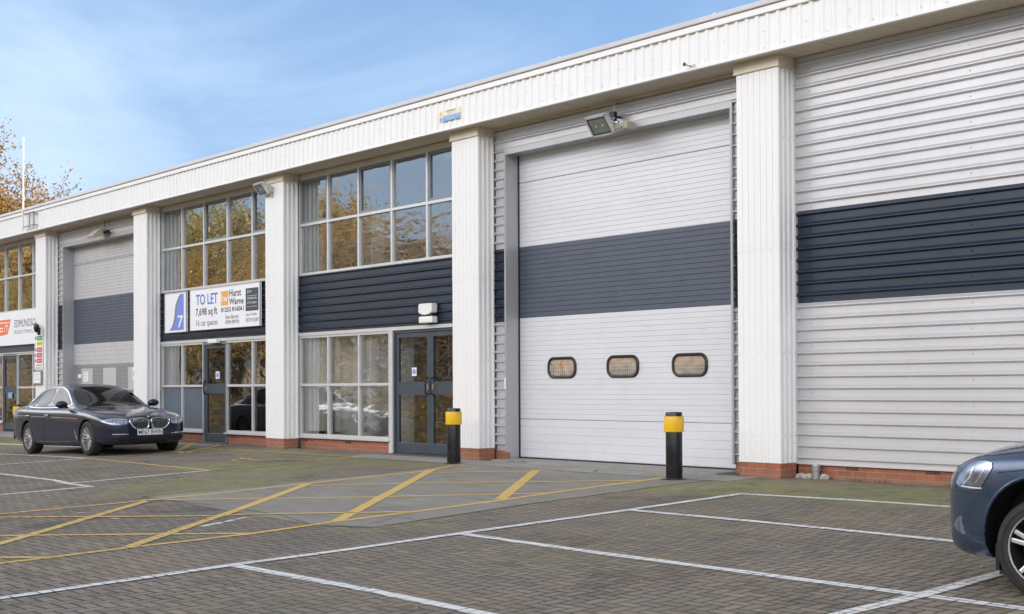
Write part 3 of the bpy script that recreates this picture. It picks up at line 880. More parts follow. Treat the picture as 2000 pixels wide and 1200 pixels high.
# fascia, eaves and soffit
bm = bmesh.new()
XA, XB = -30.3, 19.0
pr = []; x = XA
while x < XB:
    pr += [(x, 0), (x+.084, 0), (x+.106, 1), (x+.142, 1), (x+.164, 0)]; x += .166
extrude_profile(bm, pr, 5.485, 5.985, lambda p, a: (p[0], -.2-.02*p[1], a))
box(bm, XA, XB, -.186, -.16, 5.47, 6.0)
for i in range(int((XB-XA)/.32)):
    xx = XA+.12+i*.32
    for z in ((5.53, 5.74) if i % 2 else (5.55, )): cyl(bm, (xx, -.226, z), (xx, -.215, z), .006, .009, 6, mi=1)
F = obj('fascia', bm, ['white_clad', 'frame'], BLD)
bm = bmesh.new(); box(bm, XA, XB, -.203, -.195, 5.945, 5.97); obj('cream_strip', bm, 'cream', F)  # cream strip seen between the ribs, just below the top flashing
bm = bmesh.new()
box(bm, XA, XB, -.225, -.16, 5.462, 5.497)
obj('fascia_bottom_flashing', bm, 'white_clad', F)
bm = bmesh.new()
extrude_profile(bm, [(-.165, 5.965), (-.238, 5.965), (-.242, 5.972), (-.242, 6.045), (-.225, 6.052), (-.165, 6.052)], XA, XB, lambda p, a: (a, p[0], p[1]), 0, True, True)
obj('fascia_top_flashing', bm, 'white_clad', F)
bm = bmesh.new()
extrude_profile(bm, [(-.215, 6.054), (-.26, 6.062), (-.262, 6.075), (-.14, 6.175), (.3, 6.22), (.3, 6.054)], XA, XB, lambda p, a: (a, p[0], p[1]), 0, True, True)
for i in range(17):
    box(bm, XA+i*3.0, XA+i*3+.02, -.1, .2, 6.17, 6.2)
obj('roof_edge', bm, 'roofstrip', F)
bm = bmesh.new()
pr = []; y = -.16
while y < .36:
    pr += [(y, 5.464), (y+.004, 5.469), (y+.014, 5.469), (y+.018, 5.464)]; y += .058
extrude_profile(bm, pr, XA, XB, lambda p, a: (a, p[0], p[1]))
for i in range(11):
    xx = XA+.9+i*4.6
    box(bm, xx, xx+.012, -.16, .345, 5.458, 5.4635)
obj('soffit', bm, 'soffit', BLD)
# shell: roof, side and back walls, upper beam behind the cladding
bm = bmesh.new()
extrude_profile(bm, [(.3, 6.16), (12, 7.6), (24, 6.16), (24, 6.0), (.3, 6.0)], XA, XB, lambda p, a: (a, p[0], p[1]), 0, True, True)
obj('roof', bm, 'roof', BLD)
bm = bmesh.new()
box(bm, XA+.2, XB-.2, 23.6, 23.9, -.2, 6.0); box(bm, XA+.2, XA+.4, .39, 23.6, -.2, 6.0); box(bm, XB-.4, XB-.2, .39, 23.6, -.2, 6.0)
obj('shell_wall', bm, 'silver', BLD)
bm = bmesh.new()
box(bm, XA+.4, XB-.4, .395, .55, 5.43, 6.0)
for (a, b) in ((-29.3, -24.1), (6.75, 11.95), (12.75, 18)): box(bm, a, b, .40, .5, .2, 5.42)
for (a, b) in ((-17.3, -16.99), (-12.33, -12.02), (.7, .94), (5.69, 5.99)): box(bm, a, b, .40, .5, .16, 5.1)
for P in (-24, -12, -6): box(bm, P+.6, P+6, .50, .56, 2.22, 3.45)
for P in (0, -18): box(bm, P+.6, P+6, .42, .56, 5.13, 5.45)
obj('wall_lining', bm, 'inwall', BLD)
# rooms behind the office glazing
for P in (-24, -12, -6):
    bm = bmesh.new()
    box(bm, P, P+6.4, .5, 6, -.05, .0, 1); box(bm, P, P+6.4, .57, 6, 2.6, 2.7); box(bm, P, P+6.4, .57, 6, 2.75, 2.85, 1); box(bm, P, P+6.4, .57, 6, 5.45, 5.5)
    box(bm, P, P+6.4, 6, 6.1, 0, 5.45); box(bm, P+.0, P+.1, .57, 6, 0, 5.45); box(bm, P+6.3, P+6.4, .57, 6, 0, 5.45)
    obj('office_interior', bm, ['inwall', 'infloor'], BLD)
    bm = bmesh.new(); box(bm, P+.12, P+6.28, 1.4, 1.45, 2.86, 5.44); obj('office_partition', bm, 'infloor', BLD)
def blind(x0, x1, z0, z1):
    bm = bmesh.new(); x = x0; 
    while x < x1:
        a = R(random.uniform(30, 70)); w = .085
        dx, dy = w/2*math.cos(a), w/2*math.sin(a)
        bm.faces.new([bm.verts.new(p) for p in ((x-dx, .56-dy, z0), (x+dx, .56+dy, z0), (x+dx, .56+dy, z1), (x-dx, .56-dy, z1))])
        x += .05
    box(bm, x0-.05, x1+.05, .53, .57, z1, z1+.03)
    obj('vertical_blind', bm, 'blind', BLD)
bm = bmesh.new(); box(bm, -5.3, -2.3, .95, 1.0, 0, 2.58); obj('office_partition', bm, 'blind', BLD)
blind(-5.25, -4.62, .35, 2.2); blind(-4.27, -4.17, .35, 2.2); blind(-3.62, -3.3, .35, 2.2); blind(-3.2, -3.0, .35, 2.2)
blind(-5.25, -4.8, 3.55, 5.35); blind(-3.05, -2.75, 3.55, 4.4)
blind(-11.25, -10.7, 3.55, 5.35); blind(-11.25, -10.85, .35, 2.2)
# small fixings
bm = bmesh.new(); tube(bm, [(5.42, -.2, 5.52), (5.42, -.26, 5.515), (5.40, -.32, 5.53)], .006, 6)
lathe(bm, [(.02, -.004), (.028, 0), (.02, .004)], (5.395, -.335, 5.53), 'Y', 12); box(bm, 5.405, 5.47, -.225, -.205, 5.50, 5.54, 1)
obj('eye_hook', bm, ['black', 'cream'], BLD)
bm = bmesh.new(); box(bm, .50, .58, .35, .385, .035, .165, bevel=.01); box(bm, .575, .66, .325, .36, .045, .15, 1, bevel=.012)
cyl(bm, (.62, .32, .12), (.62, .33, .12), .016, seg=12)
obj('key_safe', bm, ['black', 'steel'], BLD)
bm = bmesh.new(); box(bm, .955, .985, .315, .328, 1.16, 1.35, bevel=.004); obj('white_sticker', bm, 'signwhite', BLD)
# ------------------------------------------------------------------ signs and fittings on the building
def board(name, x0, x1, y, z0, z1, label, cat, d=.045, mats=('signwhite',), group=None):
    o = empty(name, ((x0+x1)/2, y, z0), label, cat, group)
    bm = bmesh.new(); box(bm, x0, x1, y, y+d, z0, z1, bevel=.003)
    obj('panel', bm, mats[0], o)
    return o
def rim(x0, x1, y, z0, z1, parent, w=.018, mat='frame'):
    bm = bmesh.new()
    for a in ((x0, x1, z0, z0+w), (x0, x1, z1-w, z1)): box(bm, a[0], a[1], y-.008, y+.01, a[2], a[3])
    for a in ((x0, x0+w), (x1-w, x1)): box(bm, a[0], a[1], y-.0075, y+.01, z0+w, z1-w)
    obj('sign_edge', bm, mat, parent)
def txt(items, y, parent, mat, name='lettering', bold=0.0):
    bm = bmesh.new()
    for s, x0, x1, z0, z1 in items: text_mesh(s, x0, x1, z0, z1, y, bm, bold=bold)
    me = bpy.data.meshes.new(name); bm.to_mesh(me); bm.free()
    return link(name, me, mat, parent)
ys = .300
s7 = board('unit_number_sign', -10.99, -9.945, ys, 2.49, 3.41, 'square white unit number board with a blue sail shape and a 7', 'sign')
rim(-10.99, -9.945, ys, 2.49, 3.41, s7)
W_, H_ = 1.045, .92
def n7(pts): return [(-10.99+a*W_, 2.49+b*H_) for a, b in pts]
bm = bmesh.new()
blue = [(.885, .07), (.885, .94), (.79, .95), (.72, .88), (.66, .8), (.60, .70), (.57, .60), (.555, .5), (.545, .4), (.51, .3), (.44, .19), (.36, .10), (.28, .055)]
grey = [(.80, .95), (.735, .945), (.66, .89), (.585, .8), (.52, .70), (.485, .60), (.47, .5), (.455, .4), (.42, .3), (.37, .2), (.30, .12), (.22, .06), (.30, .06)]
L1 = [(.79, .95), (.72, .88), (.66, .8), (.60, .70), (.57, .60), (.555, .5), (.545, .4), (.51, .3), (.44, .19), (.36, .10), (.28, .055)]
L2 = [(.725, .95), (.64, .88), (.575, .8), (.515, .70), (.485, .60), (.47, .5), (.455, .4), (.42, .3), (.365, .19), (.29, .10), (.20, .055)]
a7, b7 = n7(L1), n7(L2)
for i in range(len(a7)-1):
    flat(bm, [a7[i], a7[i+1], (-10.99+.885*W_, a7[i+1][1]), (-10.99+.885*W_, a7[i][1])], ys-.003, 0)
    flat(bm, [b7[i], b7[i+1], a7[i+1], a7[i]], ys-.003, 1)
obj('sail_emblem', bm, ['blue', 'grey'], s7)
txt([('7', -10.35, -10.08, 2.60, 2.87)], ys-.006, s7, 'signwhite', bold=.012)
st = board('agents_board', -9.74, -6.70, ys-.01, 2.50, 3.42, 'wide white letting board reading TO LET with agents names', 'sign')
rim(-9.74, -6.70, ys-.01, 2.50, 3.42, st, .014)
yt = ys-.014
txt([('TO LET', -9.46, -8.48, 3.06, 3.30)], yt, st, 'navytext', bold=.012)
txt([('7,698 sq ft', -9.47, -8.50, 2.78, 2.99)], yt, st, 'ink', bold=.008)
txt([('16 car spaces', -9.45, -8.48, 2.555, 2.73), ('Steve Barrett', -8.15, -7.58, 2.70, 2.79), ('07894 899728', -8.15, -7.56, 2.59, 2.67),
     ('Jon Hollis', -7.27, -6.83, 2.71, 2.79), ('07770 925871', -7.27, -6.70-.03, 2.60, 2.68)], yt, st, 'grey')
txt([('Hurst', -7.97, -7.47, 3.175, 3.33), ('Warne', -7.98, -7.36, 3.0, 3.14), ('01252 816061', -8.33, -7.36, 2.855, 2.955)], yt, st, 'ink', bold=.012)
bm = bmesh.new(); box(bm, -8.34, -8.02, ys-.0125, ys-.009, 3.0, 3.31); obj('orange_block', bm, 'orange', st)
txt([('hw', -8.31, -8.03, 3.07, 3.24)], ys-.016, st, 'signwhite', bold=.02)
bm = bmesh.new(); box(bm, -7.28, -6.76, ys-.0125, ys-.009, 2.83, 3.31); obj('dark_block', bm, 'slate', st)
txt([('JCH', -7.22, -7.04, 3.20, 3.265), ('COMMERCIAL', -7.22, -6.81, 3.07, 3.115), ('07770 925871', -7.22, -6.82, 2.98, 3.02), ('jchcommercial.co.uk', -7.22, -6.82, 2.90, 2.935)], ys-.016, st, 'signwhite')
bm = bmesh.new(); box(bm, -7.22, -6.81, ys-.0155, ys-.0125, 3.145, 3.151); obj('rule_line', bm, 'signwhite', st)

es = board('shop_sign', -23.25, -18.02, .22, 2.47, 3.43, 'long white trade counter sign with orange logo at the far left', 'sign', .12)
txt([('EDMUNDSON', -20.10, -18.35, 2.97, 3.185)], .216, es, 'grey', bold=.0)
txt([('ELECTRICAL', -20.08, -18.33, 2.79, 2.885)], .216, es, 'grey')
bm = bmesh.new()
flat(bm, [(-21.55, 2.74), (-20.62, 2.80), (-20.40, 3.22), (-21.35, 3.22)], .217)
obj('orange_logo', bm, 'redorange', es)
bm = bmesh.new()
for a in ([(-21.35, 2.96), (-21.0, 2.96), (-20.99, 3.0), (-21.34, 3.0)], [(-21.38, 2.87), (-21.0, 2.87), (-20.99, 2.91), (-21.37, 2.91)], [(-20.92, 2.86), (-20.88, 2.86), (-20.8, 3.06), (-20.84, 3.06)], [(-20.84, 3.03), (-20.64, 3.03), (-20.62, 3.07), (-20.82, 3.07)], [(-20.72, 2.87), (-20.68, 2.87), (-20.62, 3.03), (-20.66, 3.03)], [(-21.3, 3.12), (-20.5, 3.12), (-20.49, 3.15), (-21.29, 3.15)]):
    flat(bm, a, .2145)
obj('logo_strokes', bm, 'signwhite', es)
bm = bmesh.new(); box(bm, -23.3, -18.0, .33, .40, 2.28, 2.46); obj('header_panel', bm, 'doorframe', BLD)

ss = board('safety_signboard', -17.985, -17.44, -.03, 1.74, 2.66, 'tall safety board of green, yellow and red notices on the leftmost pillar', 'sign', .02)
rows = [('green', 2.53, 'SAFETY'), ('signyellow', 2.38, 'CAUTION'), ('red', 2.22, 'NO ENTRY'), ('red', 2.07, 'NO PARKING'), ('red', 1.92, 'NO SMOKING')]
for m_, z, s_ in rows:
    bm = bmesh.new(); box(bm, -17.82, -17.46, -.034, -.029, z-.005, z+.115); obj('coloured_panel', bm, m_, ss)
    bm = bmesh.new(); lathe(bm, [(.045, -.035), (.045, -.030)], (-17.90, 0, z+.055), 'Y', 16); obj('pictogram', bm, m_, ss)
    txt([(s_, -17.8, -17.48, z+.03, z+.08)], -.0365, ss, 'signwhite' if m_ != 'signyellow' else 'ink')
txt([('GOODS IN', -17.86, -17.5, 1.83, 1.87), ('GOODS OUT', -17.9, -17.5, 1.765, 1.80)], -.0335, ss, 'ink')
nb = empty('notice_case', (-17.74, -.03, 1.35), 'small grey framed notice case below the safety board on the pillar', 'notice case')
bm = bmesh.new(); box(bm, -18.02, -17.46, -.06, -.002, 1.33, 1.71, bevel=.004); obj('case', bm, 'steel', nb)
bm = bmesh.new(); box(bm, -17.98, -17.5, -.064, -.058, 1.37, 1.67); obj('paper', bm, 'signwhite', nb)
txt([('COLLECTIONS', -17.92, -17.56, 1.585, 1.615), ('Please report', -17.92, -17.6, 1.53, 1.555), ('to trade counter', -17.92, -17.56, 1.46, 1.49)], -.0655, nb, 'grey')

wsn = board('warning_sign', -.03, .52, -.232, 5.61, 5.80, 'small faded cream and blue warning sign on the white fascia', 'sign', .012, ('signcream',))
bm = bmesh.new(); box(bm, .06, .52, -.2345, -.2315, 5.612, 5.70); lathe(bm, [(.035, -.2355), (.035, -.2315)], (.01, 0, 5.652), 'Y', 16)
obj('blue_panel', bm, 'signsky', wsn)
bm = bmesh.new(); flat(bm, [(-.028, 5.722), (.045, 5.722), (.008, 5.785)], -.2345); obj('warning_triangle', bm, 'orange', wsn)
txt([('WARNING', .14, .40, 5.755, 5.785), ('Fragile roof', .18, .36, 5.722, 5.742)], -.2345, wsn, 'ink')
txt([('Crawling boards must', .08, .50, 5.662, 5.683), ('be used', .2, .36, 5.63, 5.65)], -.237, wsn, 'signwhite')

def notice(x0, x1, y, z0, z1, label, lines, mat='ink', circle=None):
    o = board('notice', x0, x1, y, z0, z1, label, 'notice', .002)
    if circle:
        bm = bmesh.new(); cx_, cz_ = (x0+x1)/2, z0+(z1-z0)*.5
        lathe(bm, [((x1-x0)*.38, y-.0015), ((x1-x0)*.38, y-.0001)], (cx_, 0, cz_), 'Y', 20); obj('round_symbol', bm, circle, o)
    n = len(lines)
    for i, s_ in enumerate(lines):
        z = z1-(i+.75)*(z1-z0)/(n+.5)
        txt([(s_, x0+(x1-x0)*.2, x1-(x1-x0)*.2, z, z+(z1-z0)*.09)], y-.003, o, 'signwhite' if circle == 'blue' else mat)
    return o
notice(-1.665, -1.53, YF+.016, 1.405, 1.555, 'white sticker with a blue symbol on the double glass doors', ['FIRE', 'DOOR', 'KEEP', 'SHUT'], circle='blue')
notice(-8.80, -8.64, YF+.016, 1.415, 1.575, 'white sticker with a blue symbol on the single glass door beside the disabled bay', ['FIRE', 'DOOR', 'SHUT'], circle='blue')
notice(-16.27, -15.97, .61, 1.40, 1.66, 'white paper notice taped to the grey loading door above the dark saloon', ['NOTICE', 'Deliveries', 'please ring', 'the bell'])
notice(-16.62, -16.42, .61, 1.50, 1.60, 'tiny white label on the grey loading door beside the paper notice', ['PUSH'])
notice(-13.35, -13.05, .61, 1.42, 1.74, 'white notice with a red ring on the grey loading door beside the pillar', ['NO'], circle='red')
bm = bmesh.new(); box(bm, -21.05, -20.75, .392, .398, .95, 1.12); tag(obj('notice', bm, 'signsky'), 'pale blue paper on the far left trade counter door', 'notice')

# floodlights
def flood(name, c, yaw, tilt, sx, sz, label, wally, big=True):
    o = empty(name, c, label, 'floodlight')
    M = Matrix.Translation(c) @ Matrix.Rotation(yaw, 4, 'Z') @ Matrix.Rotation(tilt, 4, 'X')
    # local: face looks to -Y
    bm = bmesh.new()
    box(bm, -sx/2, sx/2, 0, .05, -sz/2, sz/2, mat=M, bevel=.008)
    box(bm, -sx/2+.03, sx/2-.03, .05, .09, -sz/2+.03, sz/2-.03, mat=M, bevel=.01)
    for k in range(7):
        xx = -sx/2+.05+k*(sx-.1)/6; box(bm, xx-.004, xx+.004, .09, .115, -sz/2+.05, sz/2-.05, mat=M)
    for s, (a, b, c_, d_) in enumerate(((-sx/2, sx/2, sz/2-.03, sz/2), (-sx/2, sx/2, -sz/2, -sz/2+.03), (-sx/2, -sx/2+.03, -sz/2, sz/2), (sx/2-.03, sx/2, -sz/2, sz/2))):
        box(bm, a, b, -.012, .002+.001*(s > 1), c_, d_, mat=M)
    obj('housing', bm, 'alsilver', o)
    bm = bmesh.new()
    for (a, b, c_, d_) in ((-sx/2+.03, sx/2-.03, sz/2-.05, sz/2-.03), (-sx/2+.03, sx/2-.03, -sz/2+.03, -sz/2+.05), (-sx/2+.03, -sx/2+.05, -sz/2+.05, sz/2-.05), (sx/2-.05, sx/2-.03, -sz/2+.05, sz/2-.05)):
        box(bm, a, b, -.008, -.001, c_, d_, mat=M)
    obj('gasket', bm, 'black', o)
    bm = bmesh.new(); box(bm, -sx/2+.034, sx/2-.034, -.004, -.0015, -sz/2+.036, sz/2-.036, mat=M); obj('glass', bm, 'flglass', o)
    bm = bmesh.new()
    for k in ((-.06, .07) if big else (0,)): box(bm, k-.014, k+.014, -.007, -.003, -.012, .012, mat=M)
    obj('led', bm, 'led', o)
    bm = bmesh.new()
    hx = sx/2+.012
    a = M @ Vector((hx, .03, 0)); b = Vector((a.x+.0, wally, a.z+.0))
    tube(bm, [M @ Vector((-hx, .03, 0)), M @ Vector((-hx, .13, .02)), M @ Vector((hx, .13, .02)), a], .009, 6)
    m0 = M @ Vector((0, .13, .02)); tube(bm, [m0, Vector((m0.x, wally, m0.z-.02))], .02, 8)
    w_ = Vector((m0.x, wally, m0.z-.02)); box(bm, w_.x-.05, w_.x+.05, w_.y-.02, w_.y, w_.z-.05, w_.z+.05)
    obj('bracket', bm, 'alsilver', o)
    return o, M
f1, M1 = flood('floodlight', (3.46, .0, 5.045), R(0), R(38), .43, .33, 'square floodlight with two yellow chips above the large silver loading door', .36)
bm = bmesh.new(); cyl(bm, (3.56, .20, 5.13), (3.56, .20, 5.26), .055, seg=14); tube(bm, [(3.56, .2, 5.26), (3.55, .18, 5.36), (3.50, .15, 5.46)], .007, 6, 1); tube(bm, [(3.59, .2, 5.26), (3.6, .18, 5.37), (3.62, .15, 5.46)], .007, 6, 1)
cyl(bm, (3.56, .20, 5.2), (3.56, .36, 5.2), .02, seg=8)
obj('photocell', bm, ['black', 'cream'], f1)
bm = bmesh.new(); box(bm, 3.62, 3.72, .12, .2, 4.98, 5.06, bevel=.01); cyl(bm, (3.70, .16, 5.02), (3.82, .2, 5.04), .03, seg=10); box(bm, 3.78, 3.86, .17, .36, 4.98, 5.08, bevel=.01)
obj('junction_box', bm, 'beige', f1)
f2, M2 = flood('floodlight', (-5.90, -.16, 5.20), R(-4), R(38), .37, .28, 'small square floodlight clamped to the top of the pillar between the two offices', -.002, False)
bm = bmesh.new(); box(bm, -5.80, -5.66, -.09, -.0, 5.13, 5.23, bevel=.01); box(bm, -5.73, -5.68, -.05, -.0, 5.04, 5.13, bevel=.006); obj('junction_box', bm, 'beige', f2)
o = empty('bulkhead_lamp', (-14.2, .1, 5.08), 'old beige floodlight above the grey loading door on the left', 'floodlight')
bm = bmesh.new()
extrude_profile(bm, [(.28, 5.19), (.10, 5.22), (-.12, 5.02), (-.10, 4.99), (.12, 5.03), (.28, 5.08)], -14.42, -14.05, lambda p, a: (a, p[0], p[1]), 0, True, True)
obj('housing', bm, 'beige', o)
bm = bmesh.new(); box(bm, -14.02, -13.95, .2, .30, 5.1, 5.18, bevel=.01); cyl(bm, (-14.0, .2, 5.12), (-14.06, .2, 5.12), .04, seg=10); tube(bm, [(-14.2, .3, 5.2), (-14.2, .27, 5.3), (-14.18, .25, 5.46)], .006, 6); obj('sensor', bm, 'black', o)
# alarm box pair
o = empty('alarm_box', (-1.03, .3, 2.33), 'pair of white alarm boxes above the double glass doors', 'alarm box')
bm = bmesh.new()
extrude_profile(bm, [(-1.22, 2.51), (-1.22, 2.645), (-1.2, 2.665), (-.86, 2.665), (-.84, 2.645), (-.84, 2.51), (-.93, 2.475), (-1.03, 2.468), (-1.13, 2.475)], .22, .35, lambda p, a: (p[0], a, p[1]), 0, True, True)
bmesh.ops.bevel(bm, geom=list(bm.edges), offset=.008, segments=2, affect='EDGES')
obj('siren', bm, 'whiteplastic', o)
bm = bmesh.new(); box(bm, -1.21, -.83, .22, .35, 2.325, 2.44, bevel=.02); obj('control_box', bm, 'whiteplastic', o)
bm = bmesh.new(); box(bm, -1.19, -.86, .25, .35, 2.435, 2.49, bevel=.01); obj('strobe', bm, 'black', o)
bm = bmesh.new(); box(bm, -8.87, -8.47, .25, .35, 2.195, 2.285, bevel=.015)
tag(obj('emergency_light', bm, 'whiteplastic'), 'small white light box above the single glass door', 'light')
# camera on the leftmost pillar
o = empty('security_camera', (-17.5, -.05, 2.85), 'black dome security camera on an arm beside the trade counter sign', 'camera')
bm = bmesh.new(); tube(bm, [(-17.95, -.0, 2.97), (-17.93, -.12, 2.98), (-17.6, -.16, 2.97)], .018, 8); tube(bm, [(-17.9, -.01, 2.86), (-17.7, -.14, 2.96)], .01, 6); box(bm, -17.98, -17.9, -.02, 0, 2.8, 3.02); obj('arm', bm, 'steel', o)
bm = bmesh.new(); lathe(bm, [(.001, .13), (.06, .12), (.075, .05), (.07, 0), (.055, -.06), (.02, -.1), (.001, -.105)], (-17.52, -.16, 2.83), seg=16); box(bm, -17.5, -17.38, -.15, -.1, 2.66, 2.86, bevel=.01); obj('dome', bm, 'black', o, True)
# aerial
o = empty('radio_aerial', (-17.95, -.3, 5.5), 'thin pale radio aerial pole rising above the roof edge at the left', 'aerial')
bm = bmesh.new(); cyl(bm, (-17.95, -.36, 5.52), (-17.95, -.36, 7.95), .028, .022, 10); cyl(bm, (-17.95, -.36, 7.95), (-17.95, -.36, 8.03), .035, .02, 10); obj('pole', bm, 'whiteplastic', o)
bm = bmesh.new()
for z in (5.58, 5.93): box(bm, -18.02, -17.32, -.345, -.32, z, z+.03)
for x in (-17.35, -17.66): box(bm, x, x+.03, -.32, -.29, 5.55, 5.96)
for z in (5.59, 5.90): box(bm, -17.35, -17.32, -.32, -.20, z, z+.025)
obj('bracket', bm, 'steel', o)
# drain pipe stub and rubble
o = empty('drain_pipe', (7.02, .28, 0), 'short grey drain pipe stub against the brick plinth beside rubble', 'pipe')
bm = bmesh.new(); lathe(bm, [(.05, -.05), (.05, .10), (.062, .105), (.062, .17), (.05, .175), (.045, .19)], (7.02, .285, 0), seg=16); obj('pipe', bm, 'steel', o, True)
bm = bmesh.new()
for k in range(26):
    x = 6.72+random.random()*.5; y = .24+random.random()*.12
    if abs(x-7.02) < .07: continue
    r = random.uniform(.012, .05); q = bmesh.ops.create_icosphere(bm, subdivisions=1, radius=r)
    for v in q['verts']: v.co *= random.uniform(.7, 1.2)
    bmesh.ops.translate(bm, vec=(x, y, r*.5), verts=q['verts'])
o = obj('rubble', bm, 'stone'); o['kind'] = 'stuff'
bm = bmesh.new()
for k in range(520):
    x = random.uniform(-10, 13); y = -abs(random.gauss(0, 5.5))-.02
    if y < -13: continue
    s = random.uniform(.007, .02); a = random.uniform(0, 6.3); z = gz(x, y)+.014
    c_, s_ = math.cos(a)*s, math.sin(a)*s
    f = bm.faces.new([bm.verts.new(p) for p in ((x+c_, y+s_, z+random.uniform(0, .008)), (x-s_*.6, y+c_*.6, z), (x-c_, y-s_, z+random.uniform(0, .006)), (x+s_*.6, y-c_*.6, z))])
    f.material_index = 0 if random.random() < .6 else 1
o = obj('scattered_leaf_litter', bm, ['stone', 'leafrust']); o['kind'] = 'stuff'

# weeds along the plinth
bm = bmesh.new()
for k in range(60):
    cxw = random.choice([9.6, 8.9, 9.3, 7.6, 8.0, 6.9, 10.6]) + random.gauss(0, .06); cyw = .33-abs(random.gauss(0, .03))
    a = random.uniform(0, 6.3); h = random.uniform(.015, .05)
    bm.faces.new([bm.verts.new(p) for p in ((cxw-.006, cyw, .0), (cxw+.006, cyw, .0), (cxw+h*.6*math.cos(a), cyw-abs(h*.6*math.sin(a)), h))])
o = obj('weeds', bm, 'leafdark'); o['kind'] = 'stuff'

# ------------------------------------------------------------------ bollards
def bollard(x, y, label, rot=0):
    z = gz(x, y); o = empty('bollard', (x, y, z), label, 'bollard', 'black and yellow bollards in front of the units')
    bm = bmesh.new(); lathe(bm, [(.109, -.05), (.109, .865), (.104, .878), (.09, .882), (.001, .884)], (x, y, z), seg=40, cap=False); obj('post', bm, 'bollard', o, True)
    bm = bmesh.new(); lathe(bm, [(.108, .623), (.129, .623), (.131, .63), (.131, .818), (.129, .825), (.108, .825)], (x, y, z), seg=40, cap=False)
    obj('yellow_band', bm, 'yellow', o, True)
    o.rotation_euler.z = 0
    bm = bmesh.new(); pts = []
    for k in range(28):
        a = 2*math.pi*k/28; r = .15+random.uniform(-.02, .03); pts.append(bm.verts.new((x+r*math.cos(a), y+r*math.sin(a), gz(x, y)+.0125)))
    bm.faces.new(pts); obj('footing', bm, 'concrete_pale', o)
    return o
bollard(.77, -.60, 'black bollard with yellow band beside the double glass doors')
bollard(5.56, -.78, 'black bollard with yellow band in front of the silver loading door')
bollard(-17.25, -.75, 'black bollard with yellow band behind the dark saloon')
# ------------------------------------------------------------------ cars (built in their own coordinates: x forward from the front axle, z up)
def resample(st, n):
    """Catmull-Rom through the stations"""
    out = []
    for i in range(len(st)-1):
        p0 = st[max(0, i-1)]; p1 = st[i]; p2 = st[i+1]; p3 = st[min(len(st)-1, i+2)]
        for k in range(n):
            t = k/n
            out.append(tuple(.5*((2*b)+(-a+c)*t+(2*a-5*b+4*c-d)*t*t+(-a+3*b-3*c+d)*t**3) for a, b, c, d in zip(p0, p1, p2, p3)))
    out.append(st[-1]); return out
def loft(bm, sections, mi=0, caps=True):
    rings = []
    for sec in sections:   # sec: list of (x, y, z) half profile from bottom centre to top centre, y >= 0
        full = list(sec) + [(p[0], -p[1], p[2]) for p in reversed(sec[1:-1])]
        rings.append([bm.verts.new(p) for p in full])
    n = len(rings[0])
    for A, B in zip(rings, rings[1:]):
        for i in range(n): bm.faces.new((A[i], A[(i+1) % n], B[(i+1) % n], B[i]))
    if caps:
        for rg, rev in ((rings[0], False), (rings[-1], True)): bm.faces.new(rg if not rev else rg[::-1])
def ev_mesh(o):
    dg = bpy.context.evaluated_depsgraph_get(); dg.update()
    return bpy.data.meshes.new_from_object(o.evaluated_get(dg))
def temp(bm, mods):
    me = bpy.data.meshes.new('tmp'); bmesh.ops.recalc_face_normals(bm, faces=bm.faces); bm.to_mesh(me); bm.free()
    o = bpy.data.objects.new('tmp', me); COL.objects.link(o)
    for typ, kw in mods:
        m = o.modifiers.new('m', typ)
        for k, v in kw.items(): setattr(m, k, v)
    return o

